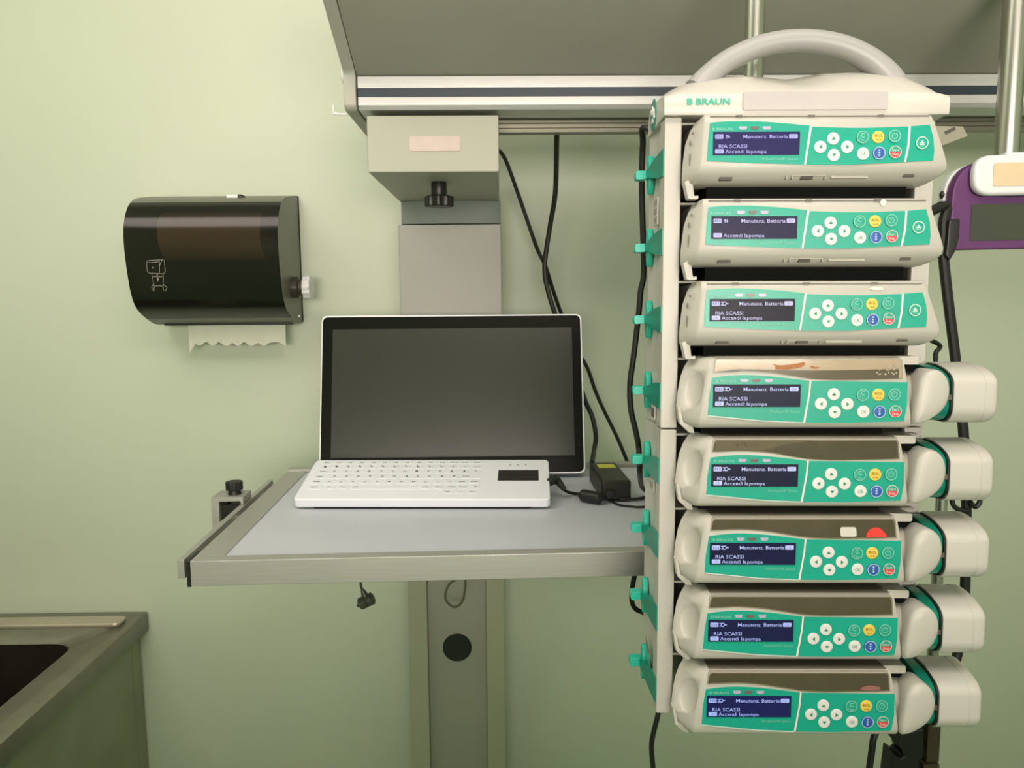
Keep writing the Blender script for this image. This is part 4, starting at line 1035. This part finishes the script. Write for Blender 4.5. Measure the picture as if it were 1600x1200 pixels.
    lp = C('gl', 'display_panel', lambda: MB().prism([(-.0046,-.0302),(-.0036,-.012)]+arc+[(.0924,-.010),(.0885,-.0370),(.05,-.0354)], -.0006, .0006), TEAL, lab='teal panel around the screen')
    kp = C('gr', 'keypad_panel', lambda: MB().prism([(.0908,-.0376),(.130,-.0380),(.1868,-.0362),(.1892,-.020),(.1888,.0020),(.150,.0026),(.0955,.0032),(.0946,-.010)], -.0006, .0006), TEAL, lab='teal keypad panel')
    C('dv', 'divider_strip', lambda: MB().prism([(.0885,-.0374),(.0904,-.0374),(.0943,-.010),(.0952,.0036),(.0936,.0036),(.0927,-.010)], -.0010, .0006), INKWW, lab='white divider strip')
    C('bt', 'bottom_trim', lambda: MB().prism([(-.0046,-.0312),(.05,-.0364),(.0885,-.0380),(.0885,-.0374),(.05,-.0357),(-.0046,-.0304)], -.0009, .0003), INKW, lab='pale edge under the screen panel')
    display(lp, i, .085, .0222, 'syr')
    leds(lp, (.0301,.0417,.0537), .0034)
    C('br', 'brand_lettering', lambda: MB().text('B BRAUN', .0026, .0019, .0026, -.0010, w=.0195, bold=.02), INKM, lp, 'tiny pale maker lettering')
    C('nm', 'product_lettering', lambda: MB().text('Perfusor\u00ae Space', .0560, -.0277, .0028, -.0010, w=.0290, bold=.0, shear=.1), INKM, lp, 'tiny pale product lettering')
    keypad(kp, dict(up=(.1173,-.0097), left=(.1052,-.0191), right=(.1308,-.0193), down=(.1187,-.0273), C=(.1452,-.0102), BOL=(.1605,-.0102), pw=(.1758,-.0098), OK=(.1466,-.0268), rate=(.1620,-.0268), ss=(.1774,-.0264)), .0060)
    # drive side
    C('rail', 'guide_block', lambda: MB().prism(poly_round([(.176,.0185),(.2045,.0185),(.2045,.0268),(.176,.0268)], .002, 3), .010, .034), CREAM, lab='cream guide block at the upper right', bevel=.0010)
    C('gap', 'drive_gap', lambda: MB().box(.1860,.2060,.020,.040,.0100,.0184), DARK, lab='dark gap under the guide block')
    C('arm', 'drive_tube', lambda: MB().lathe([(0,0),(.0235,0),(.0235,.046),(0,.046)], (.188,.031,-.0140), 'x', 32), CREAM_D, lab='grey beige drive tube')
    pad = [(.1962,-.0395),(.1952,-.030),(.1968,-.015),(.1990,.0010),(.2030,.0092),(.2085,.0136),(.2140,.0146),(.2200,.0125),(.2252,.0068),(.2278,-.0010),(.2282,-.0085),(.2268,-.0160),(.2235,-.0235),(.2185,-.0290),(.2110,-.0345),(.2030,-.0385)]
    pd = [tuple(p) for p in spline(pad+pad[:1], 3)][:-1]
    def padmesh():
        g = MB(); cx, cz = .2115, -.010
        rows = []
        for k, (sc, y) in enumerate(((1.0,.022),(1.0,.000),(.985,-.0022),(.95,-.0040),(.88,-.0052),(.6,-.0062),(.3,-.0066),(.02,-.0067))):
            rows.append([(cx+(p[0]-cx)*sc, y, cz+(p[1]-cz)*sc) for p in pd])
        g.grid(rows, close=True); return g
    C('pad', 'syringe_clamp', padmesh, CREAM, lab='cream leaf shaped syringe clamp', sharp=1.0)
    def headmesh():
        rows = []
        for x, k in ((.2345,.985),(.2350,1.0),(.2640,1.0),(.2642,.988),(.2650,.988),(.2652,1.0),(.2722,1.0),(.2755,.985),(.2772,.95),(.2778,.90)):
            rows.append([(x, y, z) for y, z in [tuple(p) for p in poly_round(head_prof(k), .005, 3)]])
        return MB().grid(rows, close=True)
    h = C('head', 'drive_head', headmesh, CREAM_W, lab='large cream drive head sticking out to the right', sharp=.7)
    C('rim', 'head_rim', lambda: MB().prism(poly_round(head_prof(.965), .005, 3), .2325, .2346, 'x'), BLACK, h, 'dark rim of the drive head')
    C('ring', 'drive_claw', lambda: MB().prism(poly_round([p for p in head_prof(.93, .001)], .005, 3), .2200, .2326, 'x'), TEAL_R, h, 'dark teal claw inside the drive head', bevel=.002)
    C('notch', 'claw_notch', lambda: MB().box(.2195,.2330,.0010,.0080,-.0155,-.0105), mat('notch_grey', (.10,.09,.075), .5), h)
    return t

infusion_pump(0, 'topmost infusion pump in the tower with bluish violet screen, under the handle')
infusion_pump(1, 'second infusion pump from the top, its screen with one text line fewer')
infusion_pump(2, 'third infusion pump from the top with black screen, above the syringe pumps')
syringe_pump(3, 'syringe pump with rusty brown stain on its beige window, uppermost with drive head')
syringe_pump(4, 'syringe pump just above the one with red sticker, dark specks on window')
syringe_pump(5, 'syringe pump with white and red stickers on its window')
syringe_pump(6, 'syringe pump just below the one with red sticker, clean olive window')
syringe_pump(7, 'lowest syringe pump at the bottom of the tower, bluest screen')

# ------------------------------------------------------------------ poles
def pole(name, label, x0, y0, x1, y1, Y, r, ztop, zbot, rings=()):
    a = at(x0, y0, Y); b = at(x1, y1, Y)
    x = (a.x+b.x)/2
    t = thing(name, label, 'pole', (x, Y, zbot))
    MB().lathe([(0,0),(r,0),(r,ztop-zbot),(0,ztop-zbot)], (0,0,0), 'z', 28).build('tube', CHROME, t)
    return t, x
t1, xp = pole('infusion_pole', 'chrome pole rising behind the tower handle in front of the grey beam', 1179, 50, 1178, 110, .935, .0112, H-.001, CAMZ-.40)
MB().lathe([(0,0),(.016,0),(.016,.03),(0,.03)], (0,0,.30), 'z', 24).build('collar', CHROME, t1)
t2, xq = pole('infusion_pole', 'thick chrome pole at the right edge holding the purple device', 1587, 20, 1573, 220, 1.02, .0150, H-.001, at(1570,275,1.02).z)
t3 = thing('stand_pole', 'dark metal stand pole with black clamp below the bottom drive head', 'stand pole', (at(1448,1180,.93).x, .93, 0))
zt = at(1475,775,.93).z
MB().lathe([(0,0),(.0068,0),(.0068,zt),(0,zt)], (at(1448,1180,.93).x*0,0,0), 'z', 20).build('tube', CHROME, t3)
def stand_low():
    c = t3.location
    zA = at(1448,1135,.93).z; zB = at(1448,1182,.93).z
    p0 = tw(.20,.130,-.50)-c; p0.z = at(1470,1085,.9).z; MB().box(p0.x, .006, p0.y, .008, p0.z-.008, p0.z+.008).build('bracket', BLACK, t3, bevel=.002)
    BR = mat('brown_metal', (.075,.058,.035), .4, .4, var=.1)
    MB().box(-.0085,.0085,-.014,.010,zB,zA+.02).build('sleeve', BR, t3, bevel=.0015, label='brown metal sleeve')
    MB().box(-.0125,.0085,-.016,.012,0,zB-.001).build('lower_tube', BR, t3, bevel=.0015, label='brown metal lower tube')
    def X(px): return at(px,1170,.92).x-c.x
    def Z(py): return at(1420,py,.92).z
    MB().prism([(X(1438),Z(1135)),(X(1404),Z(1143)),(X(1398),Z(1160)),(X(1405),Z(1167)),(X(1409),Z(1178)),(X(1404),Z(1181)),(X(1394),Z(1174)),(X(1391),Z(1215)),(X(1391),Z(1260)),(X(1432),Z(1260)),(X(1434),Z(1185)),(X(1439),Z(1180))], -.016, .014).build('clamp', BLACK, t3, bevel=.002, label='black notched clamp')
stand_low()

# ------------------------------------------------------------------ purple clock at the right edge
def purple():
    Y = .985
    a = at(1492,250,Y); b = at(1492,390,Y)
    W = .172; cx = a.x+W/2
    zt = at(1560,249,Y).z; zb = at(1560,389,Y).z
    rot = Matrix.Rotation(R(.8), 3, 'Y').to_3x3()
    t = thing('display_device', 'purple rubber cased device with pale lens and dark display hanging on the right pole', 'device', (cx, Y, zb), Matrix.Rotation(R(-.7), 3, 'Y'))
    h = zt-zb
    P = lambda n, mb, m, par=None, **k: mb.build(n, m, par or t, **k)
    P('case', MB().prism(poly_round([(-W/2,0),(W/2,0),(W/2,h),(-W/2,h)], [.012,.012,.05,.05], 8), 0, .016), PURPLE, bevel=.003, label='purple rubber case')
    P('back_shell', MB().prism(poly_round([(-W/2-.002,.008),(W/2+.002,.008),(W/2+.002,h-.002),(-W/2-.002,h-.002)], [.008,.008,.045,.045], 8), .0162, .030), WHITE, bevel=.002, label='white back shell')
    L = W-.030
    z0 = .066; z1 = h+.004
    l = P('lens_housing', MB().prism(poly_round([(-W/2+.019,z0),(W/2-.019,z0),(W/2-.019,z1),(-W/2+.019,z1)], .026, 8), -.014, -.0002), WHITE, bevel=.005, seg=4, label='white rounded housing')
    P('lens', MB().prism(poly_round([(-W/2+.042,z0+.011),(W/2-.030,z0+.011),(W/2-.030,z1-.010),(-W/2+.042,z1-.010)], .003, 3), -.0150, -.0138), mat('lens_cream', (.72,.58,.38), .3, var=.03), l, label='cream lens')
    P('display', MB().prism([(-W/2+.025,.011),(W/2-.02,.011),(W/2-.02,.057),(-W/2+.025,.057)], -.0008, .0002), SMOKEL, label='dark olive display')
    P('hanger', MB().box(-.018,.018,.004,.020,h-.001,h+.010), WHITE, bevel=.003)
    P('side_button', MB().ellipsoid((-W/2-.0015,.020,h-.040),(.003,.004,.005)), BLACK)
purple()

# ------------------------------------------------------------------ black cords right of the tower
def cord_right():
    Y = .97
    pts = [tw(.20,.133,-.105), tw(.222,.155,-.100), at(1471,322,Y), at(1474,350,Y), at(1474,395,Y), at(1477,430,Y), at(1484,490,Y), at(1491,545,Y), at(1498,610,Y), at(1504,660,Y), at(1508,720,Y), at(1510,790,Y), at(1509,860,Y), at(1508,915,Y), at(1505,970,Y), at(1490,1040,Y), at(1455,1075,Y-.03), tw(.20,.133,-.56)]
    pl = MB().prism([(at(1475,345,Y).x,at(1475,345,Y).z),(at(1492,343,Y).x,at(1492,343,Y).z),(at(1491,372,Y).x,at(1491,372,Y).z),(at(1484,395,Y).x,at(1484,395,Y).z),(at(1476,408,Y).x,at(1476,408,Y).z),(at(1470,400,Y).x,at(1470,400,Y).z)], Y-.012, Y+.010)
    lo = at(1500,1080,Y)
    t = thing('mains_cable', 'thick black power cord with flat plug hanging right of the tower', 'cable', lo)
    o = MB().tube(spline(pts, 5), [.0058]*8+[.0062]*200, 10).build('cord', RUBBER, t); o.location = -lo
    o = pl.build('plug', BLACK, t, bevel=.002); o.location = -lo
    lp = MB().tube(spline([at(1512,798,Y-.008), at(1500,797,Y-.010), at(1490,790,Y-.010), at(1488,778,Y-.010), at(1496,770,Y-.010), at(1512,773,Y-.011), at(1527,772,Y-.010), at(1531,783,Y-.010), at(1524,792,Y-.010), at(1516,784,Y-.010)], 5), .0032, 8)
    o = lp.build('tied_coil', RUBBER, t); o.location = -lo
cord_right()
cable('thin_cord', 'thin black cord showing between tower and thick cable above the stained pump', [tw(.20,.131,-.168), tw(.225,.150,-.178), at(1462,535,.93), at(1462,552,.93), at(1461,575,.93), at(1456,610,.93), tw(.222,.150,-.30), tw(.20,.131,-.31)], .0028)
def tagplate():
    Y = .905
    t = thing('mounting_plate', 'small tilted grey plate sticking out behind the topmost pump', 'mounting plate', at(1490,215,Y))
    q = [at(1440,197,Y), at(1503,198,Y), at(1511,213,Y), at(1440,240,Y)]
    o = MB().prism([(p.x,p.z) for p in q], Y-.002, Y+.002).build('plate', mat('plate_grey', (.30,.29,.22), .45, .2, var=.05), t, bevel=.0006); o.location = -t.location
    s = [at(1474,206,Y), at(1489,199,Y), at(1491,203,Y), at(1476,211,Y)]
    o = MB().prism([(p.x,p.z) for p in s], Y-.0032, Y-.002).build('slot', mat('slot_grey', (.07,.07,.06), .5), t); o.location = -t.location
tagplate()

# ------------------------------------------------------------------ light
def area(name, loc, rot, sx, sy, power, col):
    l = bpy.data.lights.new(name, 'AREA'); l.shape = 'RECTANGLE'; l.size = sx; l.size_y = sy; l.energy = power; l.color = col
    o = bpy.data.objects.new(name, l); COL.objects.link(o); o.location = loc; o.rotation_euler = rot; return o
WARM = (1.0, .88, .80)
area('ceiling_light_left', (-.95, .45, 2.78), (0, 0, 0), 1.2, .9, 16, WARM)
area('ceiling_light_rear', (.45, -.25, 2.78), (0, 0, 0), 1.2, .6, 20, WARM)
dl = area('front_fill_light', (.2, -2.15, 1.80), (R(100), 0, 0), 2.2, .7, 18, WARM)  # added fill panel behind the camera, lights wall and pumps from the front
dl.data.spread = R(66)
w = bpy.data.worlds.new('world'); scn.world = w; w.use_nodes = True
w.node_tree.nodes['Background'].inputs['Color'].default_value = (.5,.5,.42,1); w.node_tree.nodes['Background'].inputs['Strength'].default_value = .3
